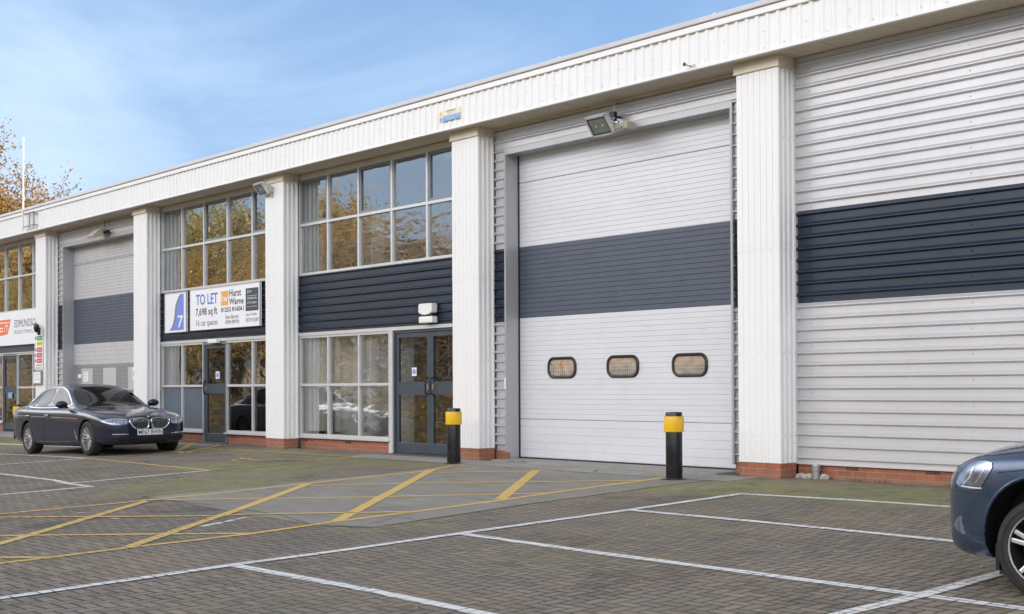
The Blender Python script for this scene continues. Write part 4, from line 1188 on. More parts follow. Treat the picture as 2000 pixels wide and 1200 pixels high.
class Car:
    def __init__(s, root, spec, paint):
        s.root = root; s.sp = spec; s.paint = paint
        LOCAL[0] = True
        wb = spec['wheelbase']; ra = spec['arch']; zr = spec['wr']; s.az = spec.get('az', .01)
        bm = bmesh.new(); secs = []
        for (x, zb, w, zs, zt) in resample(spec['body'], 3):
            h = zs-zb
            secs.append([(x, 0, zb), (x, w*.82, zb), (x, w*.955, zb+.05), (x, w*.99, zb+h*.22), (x, w*(1.0-spec.get('tuck', .012)), zb+h*.45), (x, w, zb+h*.68), (x, w*.992, zs-h*.13),
                         (x, w*.955, zs-.012), (x, w*.87, zs+(zt-zs)*.22), (x, w*.62, zs+(zt-zs)*.72), (x, w*.3, zs+(zt-zs)*.96), (x, 0, zt)])
        loft(bm, secs)
        body = temp(bm, [('SUBSURF', dict(levels=2, render_levels=2))])
        bm = bmesh.new()
        for x in (0, -wb):
            for sgn in (1, -1):
                cyl(bm, (x, sgn*.56, zr+s.az), (x, sgn*1.3, zr+s.az), ra, seg=56)
        cut = temp(bm, [])
        m = body.modifiers.new('b', 'BOOLEAN'); m.operation = 'DIFFERENCE'; m.object = cut; m.solver = 'EXACT'
        me = ev_mesh(body); me.name = 'body'
        bpy.data.objects.remove(body); bpy.data.objects.remove(cut)
        me.polygons.foreach_set('use_smooth', [True]*len(me.polygons)); me.set_sharp_from_angle(angle=R(34))
        s.body = link('body', me, [paint, 'black'], root)
        for p in me.polygons:
            c = p.center
            for x in (0, -wb):
                d = math.hypot(c.x-x, c.z-zr-s.az)
                if (d < ra+.012 and abs(c.y) > .5 and abs(p.normal.y) < .35 and (p.normal.x*(c.x-x)+p.normal.z*(c.z-zr-s.az)) < 0) or (d < ra and abs(abs(c.y)-.56) < .02): p.material_index = 1
            if c.z < spec['body'][4][1]+.02: p.material_index = 1
        # greenhouse
        bm = bmesh.new(); secs = []
        for (x, wb_, wr, zl, zr_, zc) in resample(spec['cabin'], 3):
            zl0 = zl
            secs.append([(x, 0, zl0-.12), (x, wb_*.98, zl0-.12), (x, wb_, zl0), (x, wb_+(wr-wb_)*.33, zl0+(zr_-zl0)*.36), (x, wb_+(wr-wb_)*.72, zl0+(zr_-zl0)*.72), (x, wr*1.0, zr_-.01), (x, wr*.93, zr_+(zc-zr_)*.42), (x, wr*.7, zr_+(zc-zr_)*.78), (x, wr*.35, zr_+(zc-zr_)*.95), (x, 0, zc)])
        loft(bm, secs)
        cab = temp(bm, [('SUBSURF', dict(levels=2, render_levels=2))])
        me2 = ev_mesh(cab); me2.name = 'cabin'; bpy.data.objects.remove(cab)
        me2.polygons.foreach_set('use_smooth', [True]*len(me2.polygons))
        s.cabin = link('roof', me2, paint, root)
        # combined surface for projecting details
        vs = [v.co.copy() for v in me.vertices]; k = len(vs); vs += [v.co.copy() for v in me2.vertices]
        fs = [tuple(p.vertices) for p in me.polygons]+[tuple(i+k for i in p.vertices) for p in me2.polygons]
        s.bvh = BVHTree.FromPolygons(vs, fs)
    def hit(s, p, d):
        q = s.bvh.ray_cast(Vector(p), Vector(d))
        if q[0] is None: return None, None
        n = q[1]
        if n.dot(Vector(d)) > 0: n = -n
        return q[0], n
    def ray(s, side, a, b):
        if side == 'R': return s.hit((a, -3, b), (0, 1, 0))
        if side == 'L': return s.hit((a, 3, b), (0, -1, 0))
        if side == 'F': return s.hit((3, a, b), (-1, 0, 0))
        if side == 'B': return s.hit((-8, a, b), (1, 0, 0))
        if side == 'T': return s.hit((a, b, 4), (0, 0, -1))
        if side == 'D': return s.hit((a+3*.45, b-3, s.sp.get('dz', .7)), (-.45, 1, 0))
        if side == 'O':   # oblique front corner (negative y side): a = y, b = z
            return s.hit((3, a-3*.9, b), (-1, .9, 0))
        if side == 'P':   # oblique front corner (positive y side)
            return s.hit((3, a+3*.9, b), (-1, -.9, 0))
    def patch(s, name, side, outline, mat, off=.006, parent=None, rings=5, smooth=3, thick=True):
        pts = outline
        for _ in range(smooth):
            q = []
            for a, b in zip(pts, pts[1:]+pts[:1]):
                q += [(a[0]*.75+b[0]*.25, a[1]*.75+b[1]*.25), (a[0]*.25+b[0]*.75, a[1]*.25+b[1]*.75)]
            if len(q) < 200: pts = q
        cx_ = sum(p[0] for p in pts)/len(pts); cy_ = sum(p[1] for p in pts)/len(pts)
        bm = bmesh.new(); R_ = []
        def V(a, b, o_):
            h, n = s.ray(side, a, b)
            return bm.verts.new(h+n*o_) if h is not None else None
        c = V(cx_, cy_, off)
        for k in range(1, rings+1):
            f = k/rings; R_.append([V(cx_+(p[0]-cx_)*f, cy_+(p[1]-cy_)*f, off) for p in pts])
        if thick: R_.append([V(p[0], p[1], -.003) for p in pts])
        n = len(pts)
        for i in range(n):
            j = (i+1) % n
            if c and R_[0][i] and R_[0][j]: bm.faces.new((c, R_[0][i], R_[0][j]))
            for A, B in zip(R_, R_[1:]):
                q = (A[i], A[j], B[j], B[i])
                if all(q):
                    if max((u.co-v.co).length for u in q for v in q) < .6: bm.faces.new(q)
        return obj(name, bm, mat, parent or s.body, True)
    def line(s, name, side, pts, w, mat, off=.004, parent=None, closed=False, r=None, sm=2, sub=.03, bmx=None):
        P = pts
        for _ in range(sm):
            q = [] if closed else [P[0]]
            for a, b in (list(zip(P, P[1:]))+([(P[-1], P[0])] if closed else [])):
                q += [(a[0]*.75+b[0]*.25, a[1]*.75+b[1]*.25), (a[0]*.25+b[0]*.75, a[1]*.25+b[1]*.75)]
            if not closed: q.append(P[-1])
            P = q
        S = []
        for a, b in (list(zip(P, P[1:]))+([(P[-1], P[0])] if closed else [])):
            n = max(1, int(math.dist(a, b)/sub))
            for k in range(n): S.append((a[0]+(b[0]-a[0])*k/n, a[1]+(b[1]-a[1])*k/n))
        if not closed: S.append(P[-1])
        H = [s.ray(side, *p) for p in S]; H = [h for h in H if h[0] is not None]
        bm = bmx or bmesh.new()
        if len(H) > 1: tube(bm, [h+n*off for h, n in H], w/2, 6, closed=closed)
        if bmx: return None
        return obj(name, bm, mat, parent or s.body, True)

def wheel(car, x, sgn, spec):
    r = spec['wr']; hw = .115; yo = sgn*(spec['half']-.02); rr = spec['rim']
    root = bpy.data.objects.new('wheel', None); COL.objects.link(root); root.parent = car.root; root.location = (x, yo-sgn*hw, r)
    bm = bmesh.new()
    prof = [(rr-.005, -hw), (rr+.02, -hw-.006), (r-.035, -hw-.004), (r-.012, -hw+.012), (r, -hw+.035), (r, hw-.035), (r-.012, hw-.012), (r-.035, hw+.004), (rr+.02, hw+.006), (rr-.005, hw)]
    lathe(bm, prof, (0, 0, 0), 'Y', 56, cap=False)
    for g in (-.06, -.02, .02, .06): lathe(bm, [(r+.0012, g-.004), (r+.0012, g+.004)], (0, 0, 0), 'Y', 56, cap=False, mi=1)
    # side wall ring ridges
    for q in (.35, .6): 
        rad = rr+.02+(r-rr-.055)*q; lathe(bm, [(rad-.002, sgn*(hw+.0055)), (rad, sgn*(hw+.0085)), (rad+.002, sgn*(hw+.0055))], (0, 0, 0), 'Y', 56, cap=False)
    obj('tyre', bm, ['rubber', 'black'], root, True)
    bm = bmesh.new(); S = sgn
    lathe(bm, [(rr+.004, S*hw), (rr-.004, S*(hw-.004)), (rr-.016, S*(hw-.03)), (rr-.02, S*(hw-.09)), (rr-.02, -S*hw)], (0, 0, 0), 'Y', 48, cap=False, mi=spec.get('ringmi', 0))
    lathe(bm, [(.001, S*(-.02)), (rr-.03, S*(-.02))], (0, 0, 0), 'Y', 32, cap=False, mi=1)
    lathe(bm, [(.12, S*0.01), (.15, S*.0), (.15, -S*.0)], (0, 0, 0), 'Y', 32, cap=False, mi=2)
    lathe(bm, [(.001, S*(hw-.015)), (.028, S*(hw-.015)), (.036, S*(hw-.02)), (.075, S*(hw-.035)), (.08, S*(hw-.07))], (0, 0, 0), 'Y', 28, cap=False)
    for k in range(5):
        a = 2*math.pi*k/5; cyl(bm, (.055*math.cos(a), S*(hw-.04), .055*math.sin(a)), (.055*math.cos(a), S*(hw-.022), .055*math.sin(a)), .008, seg=6, mi=1)
    def spoke(a0, a1, w0, w1, d0, d1, mi):
        ca, sa = math.cos(a0), math.sin(a0); cb, sb = math.cos(a1), math.sin(a1)
        A = Vector((.06*ca, 0, .06*sa)); B = Vector(((rr-.012)*cb, 0, (rr-.012)*sb)); d = (B-A).normalized(); n_ = Vector((-d.z, 0, d.x))
        vs = []
        for P_, w_, dep in ((A, w0, d0), (B, w1, d1)):
            vs.append([bm.verts.new(P_+n_*(w_*q)+Vector((0, S*(hw-dep-e), 0))) for q, e in ((-1, .03), (-.8, .004), (0, 0), (.8, .004), (1, .03))])
        for i in range(4):
            f = bm.faces.new((vs[0][i], vs[0][i+1], vs[1][i+1], vs[1][i])); f.material_index = mi[0] if i in (1, 2) else mi[1]
    n = spec['spokes']
    if spec['style'] == 'multi':
        for k in range(n):
            a = 2*math.pi*k/n
            spoke(a-.02, a-.055, .010, .0065, .035, .012, (0, 0)); spoke(a+.02, a+.055, .010, .0065, .035, .012, (0, 0))
    else:
        for k in range(n):
            a = 2*math.pi*k/n+spec.get('phase', 0)
            spoke(a-.12, a-.14, .020, .017, .03, .012, (0, 2)); spoke(a+.12, a+.14, .020, .017, .03, .012, (0, 2)); spoke(a, a, .02, .035, .06, .05, (2, 2))
    if spec['style'] == 'double': lathe(bm, [(rr+.006, S*(hw+.001)), (rr-.004, S*(hw+.001)), (rr-.008, S*(hw-.006))], (0, 0, 0), 'Y', 48, cap=False)
    obj('rim', bm, ['alloy' if spec['style'] == 'multi' else 'alloybright', 'black', 'black'], root, True)
    return root

# --- the dark saloon
carA = empty('parked_saloon', (0, 0, 0), 'glossy dark navy saloon parked nose out beside the yellow disabled bay', 'car')
SA = dict(wheelbase=2.975, arch=.365, wr=.338, rim=.238, half=.925, spokes=14, style='multi',
  body=[(.872, .34, .50, .59, .655), (.855, .27, .62, .62, .69), (.80, .22, .735, .655, .725), (.70, .20, .80, .69, .765), (.48, .185, .868, .76, .825), (.2, .18, .905, .81, .87), (-.1, .18, .92, .85, .905), (-.5, .17, .928, .885, .955), (-.9, .16, .93, .91, .99), (-2.0, .16, .935, .935, .99),
        (-2.9, .17, .935, .96, 1.0), (-3.4, .2, .925, .975, 1.05), (-3.75, .25, .895, .97, 1.065), (-3.97, .3, .83, .94, 1.04), (-4.05, .36, .74, .88, .98), (-4.07, .44, .66, .82, .9)],
  cabin=[(-.50, .76, .72, .89, .90, .925), (-.72, .79, .73, .91, .97, 1.0), (-1.0, .815, .70, .92, 1.10, 1.15), (-1.3, .83, .665, .93, 1.245, 1.30), (-1.6, .835, .63, .935, 1.345, 1.405), (-2.0, .835, .61, .94, 1.385, 1.45), (-2.5, .83, .60, .95, 1.375, 1.45), (-2.95, .82, .59, .965, 1.31, 1.40), (-3.25, .80, .60, .985, 1.21, 1.30), (-3.55, .76, .62, 1.0, 1.09, 1.16), (-3.8, .72, .62, 1.0, 1.03, 1.06)])
A = Car(carA, SA, 'carblue')
for x in (0, -2.975):
    for s_ in (-1, 1): wheel(A, x, s_, SA)
for sd in ('R', 'L'):
    A.patch('side_window', sd, [(-.98, .985), (-1.2, 1.12), (-1.5, 1.28), (-1.75, 1.345), (-1.98, 1.355), (-1.98, .985)], 'carglass', smooth=1, parent=A.cabin)
    A.patch('side_window', sd, [(-2.06, .985), (-2.06, 1.355), (-2.4, 1.35), (-2.66, 1.32), (-2.80, 1.28), (-2.80, 1.0)], 'carglass', smooth=1, parent=A.cabin)
    A.patch('side_window', sd, [(-2.83, 1.0), (-2.83, 1.27), (-2.98, 1.215), (-3.12, 1.14), (-3.2, 1.065), (-3.12, 1.02)], 'carglass', smooth=1, parent=A.cabin)
    A.line('window_trim', sd, [(-.90, .955), (-1.18, 1.145), (-1.48, 1.31), (-1.78, 1.376), (-2.1, 1.385), (-2.5, 1.372), (-2.8, 1.312), (-3.08, 1.20), (-3.27, 1.07), (-3.14, .99), (-2.7, .968), (-1.8, .955)], .018, 'chrome', parent=A.cabin, closed=True)
    A.line('door_seam', sd, [(-.62, .86), (-.60, .5), (-.68, .24)], .008, 'black', off=-.001)
    A.line('door_seam', sd, [(-2.02, .93), (-2.03, .5), (-2.05, .23)], .008, 'black', off=-.001)
    A.line('door_seam', sd, [(-2.95, .93), (-2.88, .72), (-2.66, .55), (-2.5, .35), (-2.46, .24)], .008, 'black', off=-.001)
    A.line('shoulder_crease', sd, [(-.35, .72), (-1.5, .765), (-2.8, .80), (-3.7, .83)], .010, 'carblue', off=.0)
    for hx in (-1.86, -2.86): A.line('door_handle', sd, [(hx+.09, .80), (hx, .81), (hx-.11, .808)], .028, 'carblue', off=.018)
    A.patch('wing_vent', sd, [(-.47, .30), (-.43, .30), (-.50, .50), (-.56, .52)], 'chrome', smooth=1, off=.004)
A.patch('windscreen', 'T', [(-.62, .0), (-.66, .5), (-.80, .71), (-1.1, .66), (-1.42, .585), (-1.50, .3), (-1.52, 0), (-1.50, -.3), (-1.42, -.585), (-1.1, -.66), (-.80, -.71), (-.66, -.5)], 'carglass', parent=A.cabin, smooth=2, rings=8)
A.patch('rear_window', 'T', [(-2.98, .0), (-3.0, .45), (-3.5, .56), (-3.66, .3), (-3.68, 0), (-3.66, -.3), (-3.5, -.56), (-3.0, -.45)], 'carglass', parent=A.cabin, smooth=2)
for sg, sd in ((-1, 'F'), (1, 'F')):
    # kidney grille
    k = [(sg*.025, .655), (sg*.045, .683), (sg*.22, .694), (sg*.395, .682), (sg*.42, .645), (sg*.385, .575), (sg*.33, .512), (sg*.25, .494), (sg*.07, .496), (sg*.03, .53)]
    g = A.patch('kidney_grille', 'F', k, 'black', smooth=2, off=.006)
    A.line('grille_surround', 'F', k, .024, 'chrome', parent=g, closed=True, off=.012)
    bm = bmesh.new()
    for i in range(10):
        yy = .058+i*.035
        z0 = .512+(.02 if i > 7 else 0)+(.035 if i > 8 else 0); z1 = .672
        A.line('x', 'F', [(sg*yy, z0), (sg*yy, z1)], .009, 'chrome', off=.014, bmx=bm, sm=0)
    obj('grille_bars', bm, 'chrome', g, True)
    # headlights wrap the corner
    side = 'O' if sg < 0 else 'P'
    hl = [(.385, .64), (.385, .575), (.5, .545), (.66, .56), (.80, .60), (.90, .66), (.80, .675), (.6, .672)]
    h_ = A.patch('headlight', 'F', [(sg*a, b) for a, b in [(.445, .672), (.435, .61), (.50, .578), (.64, .572), (.77, .60), (.845, .655), (.84, .678), (.72, .692), (.58, .69)]], 'hlglass', smooth=1, off=.008)
    for (a, b) in ((.53, .622), (.66, .628)):
        bm = bmesh.new()
        A.line('x', 'F', [(sg*(a+.032*math.cos(t)), b+.03*math.sin(t)) for t in [R(q) for q in range(150, 391, 30)]], .010, 'x', off=.012, bmx=bm, sm=1)
        obj('light_ring', bm, 'hlinner', h_, True)
    A.line('light_brow', 'F', [(sg*.45, .675), (sg*.58, .688), (sg*.72, .69), (sg*.82, .675)], .014, 'hlinner', parent=h_, off=.01)
    A.patch('side_intake', 'F', [(sg*.42, .385), (sg*.42, .30), (sg*.50, .27), (sg*.74, .29), (sg*.735, .385)], 'black', smooth=1, off=.004)
    A.line('bumper_chrome', 'F', [(sg*.44, .395), (sg*.60, .40), (sg*.73, .405)], .02, 'chrome', off=.012)
    A.line('bumper_lip', 'F', [(sg*.38, .255), (sg*.55, .262), (sg*.71, .30)], .024, 'carblue', off=.012)
    # mirrors
    bm = bmesh.new(); q = bmesh.ops.create_uvsphere(bm, u_segments=20, v_segments=12, radius=1)
    bmesh.ops.scale(bm, vec=(.075, .125, .075), verts=q['verts']); bmesh.ops.translate(bm, vec=(-.98, sg*.985, 1.015), verts=q['verts'])
    for v in bm.verts:
        if v.co.x < -1.01: v.co.x = -1.01
    tube(bm, [(-.98, sg*.95, .98), (-.96, sg*.86, .95)], .022, 8)
    m_ = obj('door_mirror', bm, 'carblue', A.body, True)
    bm = bmesh.new(); q = bmesh.ops.create_circle(bm, cap_ends=True, segments=24, radius=1); bmesh.ops.rotate(bm, cent=(0, 0, 0), matrix=Matrix.Rotation(R(90), 3, 'Y'), verts=q['verts'])
    bmesh.ops.scale(bm, vec=(1, .105, .06), verts=q['verts']); bmesh.ops.translate(bm, vec=(-1.012, sg*.985, 1.015), verts=q['verts']); obj('mirror_glass', bm, 'chrome', m_)
    bm = bmesh.new(); A.line('x', 'T', [(.55, sg*.30), (.1, sg*.48), (-.45, sg*.60)], .012, 'x', bmx=bm, off=-.001); obj('bonnet_crease', bm, 'carblue', A.body, True)
    A.line('bonnet_seam', 'T', [(.80, sg*.46), (.66, sg*.66), (.45, sg*.745), (.1, sg*.775), (-.3, sg*.78), (-.58, sg*.77)], .009, 'black', off=-.001)
    A.patch('tail_light', 'B', [(sg*.42, .86), (sg*.75, .88), (sg*.78, .78), (sg*.45, .77)], 'red', smooth=1, off=.006)
A.patch('lower_intake', 'F', [(-.40, .375), (-.40, .27), (-.3, .245), (.3, .245), (.40, .27), (.40, .375)], 'black', smooth=1, off=.004)
h, n = A.ray('F', 0, .43); px = h.x+.018
bm = bmesh.new(); box(bm, px-.01, px, -.262, .262, .375, .487, bevel=.002); pl = obj('number_plate', bm, 'signwhite', A.body)
LOCAL[0] = True
bm = bmesh.new(); text_mesh('MF67 BWN', -.245, .245, .388, .474, px+.004, bm, axis='YZ', bold=.01)
me = bpy.data.meshes.new('plate_lettering'); bm.to_mesh(me); bm.free(); link('plate_lettering', me, 'ink', pl)
h, n = A.ray('T', .80, 0)
bm = bmesh.new()
q = Matrix.Translation(h+n*.004) @ n.to_track_quat('Z', 'Y').to_matrix().to_4x4()
def disc(bm, r0, r1, z, a0, a1, mi, N=24):
    for k in range(N):
        t0 = a0+(a1-a0)*k/N; t1 = a0+(a1-a0)*(k+1)/N
        P = [(r0*math.cos(t0), r0*math.sin(t0)), (r1*math.cos(t0), r1*math.sin(t0)), (r1*math.cos(t1), r1*math.sin(t1)), (r0*math.cos(t1), r0*math.sin(t1))]
        if r0 == 0: P = P[1:]; P = [(0, 0)]+P[:2]
        f = bm.faces.new([bm.verts.new(q @ Vector((p[0], p[1], z))) for p in P]); f.material_index = mi
disc(bm, .026, .041, .003, 0, 2*math.pi, 0)
for k in range(4): disc(bm, 0, .026, .003, k*math.pi/2, (k+1)*math.pi/2, 1+k % 2, 6)
obj('roundel', bm, ['ink', 'signwhite', 'signsky'], A.body)
# hint of seats and wheel behind the glass is left to the dark glass
carA.location = (-7.53, -2.17, gz(-7.5, -2.2)-.008); 
zr_ = gz(-10.5, -2.5); carA.rotation_euler = (R(.6), -math.atan((gz(-7.53, -2.2)-zr_)/2.975), 0)

# --- the SUV at the right edge (faces left)
carB = empty('parked_suv', (0, 0, 0), 'steel blue SUV cut by the right edge of the photo, showing headlight and front wheel', 'car')
SB = dict(wheelbase=2.58, arch=.405, az=.05, wr=.325, rim=.232, face=2, half=.895, spokes=5, style='double', phase=.35, ringmi=1,
  body=[(.815, .38, .46, .66, .77), (.80, .28, .56, .70, .80), (.755, .235, .66, .765, .86), (.66, .21, .75, .82, .90), (.52, .20, .82, .872, .95), (.35, .20, .868, .915, .99), (.1, .21, .892, .945, 1.025), (-.2, .22, .897, .96, 1.045), (-.7, .25, .90, .975, 1.05), (-1.5, .25, .90, 1.0, 1.06),
        (-2.3, .26, .90, 1.02, 1.07), (-2.9, .29, .885, 1.03, 1.08), (-3.2, .33, .86, 1.03, 1.08), (-3.33, .38, .82, 1.02, 1.06), (-3.36, .46, .78, .98, 1.02)],
  cabin=[(-.52, .74, .70, .93, .95, .985), (-.72, .77, .71, .96, 1.04, 1.08), (-.95, .79, .70, .98, 1.2, 1.25), (-1.25, .80, .68, 1.0, 1.42, 1.48), (-1.5, .80, .665, 1.0, 1.54, 1.60), (-1.9, .80, .655, 1.0, 1.60, 1.66), (-2.6, .79, .65, 1.02, 1.59, 1.66), (-3.0, .78, .65, 1.03, 1.53, 1.60), (-3.2, .76, .65, 1.04, 1.38, 1.42), (-3.3, .74, .66, 1.04, 1.15, 1.18)])
B = Car(carB, SB, 'suvblue')
for x in (0, -2.58):
    for s_ in (-1, 1): wheel(B, x, s_, SB)
for sd, sg in (('R', -1), ('L', 1)):
    B.patch('side_window', sd, [(-.85, 1.06), (-1.2, 1.34), (-1.45, 1.49), (-1.78, 1.53), (-1.78, 1.06)], 'carglass', smooth=1, parent=B.cabin)
    B.patch('side_window', sd, [(-1.86, 1.06), (-1.86, 1.53), (-2.5, 1.52), (-2.6, 1.08)], 'carglass', smooth=1, parent=B.cabin)
    B.patch('side_window', sd, [(-2.68, 1.1), (-2.62, 1.5), (-3.0, 1.44), (-3.08, 1.15)], 'carglass', smooth=1, parent=B.cabin)
    B.line('door_seam', sd, [(-.55, .93), (-.55, .5), (-.6, .3)], .008, 'black', off=-.001)
    B.line('door_seam', sd, [(-1.82, 1.0), (-1.82, .3)], .008, 'black', off=-.001)
    for hx in (-1.62, -2.5): B.line('door_handle', sd, [(hx+.09, .92), (hx-.1, .925)], .026, 'suvblue', off=.018)
    B.line('wing_crease', sd, [(.30, .80), (.0, .84), (-.6, .86), (-1.6, .87), (-2.8, .88)], .012, 'suvblue', off=.0)
    h = B.patch('headlight', sd, [(.67, .685), (.45, .668), (.385, .75), (.325, .855), (.42, .868), (.53, .85), (.61, .79)], 'hlglass', smooth=1, off=.007)
    bm = bmesh.new(); B.line('x', sd, [(.47, .72), (.43, .77), (.40, .82)], .012, 'x', bmx=bm, off=.002); B.line('x', sd, [(.58, .70), (.52, .75), (.49, .82)], .02, 'x', bmx=bm, off=.004); B.line('x', sd, [(.60, .69), (.48, .685), (.42, .688)], .012, 'x', bmx=bm, off=.004)
    obj('reflector', bm, 'hlinner', h, True)
    B.line('bonnet_seam', sd, [(.70, .80), (.6, .865), (.45, .895), (.28, .915), (0, .955), (-.4, .985)], .012, 'black', off=-.002)
    B.line('bumper_seam', sd, [(.36, .66), (.45, .655), (.72, .655)], .009, 'black', off=-.001)
    B.patch('fog_light', sd, [(.60, .42), (.60, .50), (.66, .47), (.70, .40), (.56, .36)], 'hlglass', smooth=1, off=.006)
    B.line('bumper_lower_seam', sd, [(.38, .36), (.5, .355), (.62, .375)], .008, 'black', off=-.001)
    bm = bmesh.new(); pts = []
    for k in range(0, 23):
        a = R(-8+k*8.9); pts.append((.0+.415*math.cos(a), .375+.415*math.sin(a)))
    B.line('x', sd, pts, .022, 'x', bmx=bm, off=.003, sm=0); obj('wheel_arch_lip', bm, 'suvblue', B.body, True)
    bm = bmesh.new(); box(bm, .30, .325, sg*.60 if sg > 0 else -.86, .86 if sg > 0 else -.60, .17, .34); box(bm, .26, .31, sg*.62 if sg > 0 else -.84, .84 if sg > 0 else -.62, .14, .19); obj('splash_guard', bm, 'black', B.body)
    bm = bmesh.new(); q_ = bmesh.ops.create_uvsphere(bm, u_segments=20, v_segments=12, radius=1)
    bmesh.ops.scale(bm, vec=(.08, .13, .09), verts=q_['verts']); bmesh.ops.translate(bm, vec=(-.95, sg*.97, 1.12), verts=q_['verts']); tube(bm, [(-.95, sg*.95, 1.07), (-.92, sg*.82, 1.03)], .022, 8)
    obj('door_mirror', bm, 'suvblue', B.body, True)
    B.patch('tail_light', 'B', [(sg*.5, .96), (sg*.74, .97), (sg*.74, .78), (sg*.56, .78)], 'red', smooth=1, off=.006)
B.patch('windscreen', 'T', [(-.62, 0), (-.68, .5), (-.78, .68), (-1.05, .65), (-1.33, .62), (-1.42, .3), (-1.44, 0), (-1.42, -.3), (-1.33, -.62), (-1.05, -.65), (-.78, -.68), (-.68, -.5)], 'carglass', parent=B.cabin, smooth=2, rings=8)
B.patch('grille', 'F', [(-.42, .76), (-.40, .66), (.40, .66), (.42, .76)], 'black', smooth=1, off=.006)
B.patch('lower_intake', 'F', [(-.5, .42), (-.5, .32), (.5, .32), (.5, .42)], 'black', smooth=1, off=.006)
h, n = B.ray('F', 0, .55); px = h.x+.02
bm = bmesh.new(); box(bm, px-.012, px, -.26, .26, .50, .61, bevel=.002); obj('number_plate', bm, 'signwhite', B.body)
carB.location = (12.90, -5.70+.885, gz(12.90, -5.7)-.006); carB.rotation_euler = (0, 0, R(180))
LOCAL[0] = False

# ------------------------------------------------------------------ trees
def rnd_unit():
    while True:
        v = Vector((random.uniform(-1, 1), random.uniform(-1, 1), random.uniform(-1, 1)))
        if .1 < v.length < 1: return v.normalized()
def make_tree(name, H, spread, nleaf, leaf, mat, label, group, seed, loc, base=.28, leafmats=None, clump=.55, depth=4, twig=.012):
    random.seed(seed)
    root = empty(name, loc, label, 'tree', group)
    segs = []; tips = []
    def grow(p, d, L, r, lv):
        n = 4; pts = [p]; rs = [r]
        for i in range(n):
            d = (d+rnd_unit()*.22+Vector((0, 0, .06 if lv else 0))).normalized(); p = p+d*(L/n); pts.append(p.copy()); rs.append(r*(1-.5*(i+1)/n))
            if lv > 0 and i > 0 and lv < depth and random.random() < .75:
                sd = (d*.5+rnd_unit()*.9); sd.z = abs(sd.z)*.4+.05; grow(p.copy(), sd.normalized(), L*random.uniform(.45, .7), r*.4, lv+1)
            if lv >= 2: tips.append((p.copy(), lv))
        segs.append((pts, rs, lv))
        if lv < depth:
            k = 7 if lv == 0 else 3
            for j in range(k):
                a = random.uniform(0, 6.3); e = random.uniform(.25, 1.0)
                sd = Vector((math.cos(a)*spread, math.sin(a)*spread, e)).normalized() if lv == 0 else (d*.6+rnd_unit()*.8).normalized()
                q = pts[-1] if (lv > 0 or j < 3) else pts[-1-random.randint(0, 1)]
                grow(Vector(q), sd, L*random.uniform(.55, .8)*(1 if lv else 1.0), rs[-1]*.75, lv+1)
    grow(Vector((0, 0, -.3)), Vector((0, 0, 1)), H*base+.3, H*.022, 0)
    zmax = max(t[0].z for t in tips); k = H*.96/zmax
    bm = bmesh.new()
    for pts, rs, lv in segs:
        tube(bm, [Vector((p.x*k, p.y*k, p.z*k)) for p in pts], [max(twig, r*k) for r in rs], 7 if lv < 2 else 4)
    LOCAL[0] = True
    obj('trunk', bm, 'bark', root, True)
    tips = [Vector((t[0].x*k, t[0].y*k, t[0].z*k)) for t in tips]
    dens = {}
    bm = bmesh.new()
    lit = 0
    for i in range(nleaf):
        t = random.choice(tips)
        p = t+rnd_unit()*abs(random.gauss(0, clump))
        s = leaf*random.uniform(.6, 1.3); n = rnd_unit(); u = n.orthogonal().normalized(); v = n.cross(u)
        a = random.uniform(0, 6.3); u, v = u*math.cos(a)+v*math.sin(a), v*math.cos(a)-u*math.sin(a)
        f = bm.faces.new([bm.verts.new(p+u*s), bm.verts.new(p+v*s*.55+n*s*.12), bm.verts.new(p-u*s), bm.verts.new(p-v*s*.55)])
    me = bpy.data.meshes.new('crown'); bm.to_mesh(me); bm.free()
    link('crown', me, mat, root)
    LOCAL[0] = False
    return root
def put(o, loc, rz, sc, label):
    c = copy_tree(o); c.location = loc; c.rotation_euler.z = rz; c.scale = (sc, sc, sc); c['label'] = label
    return c
make_tree('autumn_tree', 20.3, 1.35, 260000, .078, 'leafauburn', 'golden leaved autumn tree rising behind the roof at the far left', 'trees behind the building', 5, (-56.6, 6.6, -.85), base=.2, clump=.42, depth=5)
make_tree('autumn_tree', 13.2, 1.5, 30000, .06, 'leafrust', 'thinner rust coloured tree behind the roof to the right of the golden tree', 'trees behind the building', 9, (-56.8, 8.5, -.85), base=.22, clump=.25, depth=5)
G2 = 'trees across the yard, seen in the windows'
t1 = make_tree('autumn_tree', 13, 1.1, 26000, .13, 'leafgold', 'golden tree across the yard', G2, 21, (-60, -31, -.85), clump=.8, base=.18)
t2 = make_tree('autumn_tree', 12.5, 1.0, 22000, .13, 'leafolive', 'olive tree across the yard', G2, 33, (-66, -31, -.85), clump=.8, base=.16)
t3 = make_tree('autumn_tree', 10, 1.2, 2600, .09, 'leafrust', 'nearly bare twiggy tree across the yard', G2, 44, (-43, -30, -.85), clump=.5, twig=.03)
for t_ in (t1, t2, t3): t_['label'] = 'tall autumn tree standing across the yard, behind the viewer'
rnd = random.Random(3)
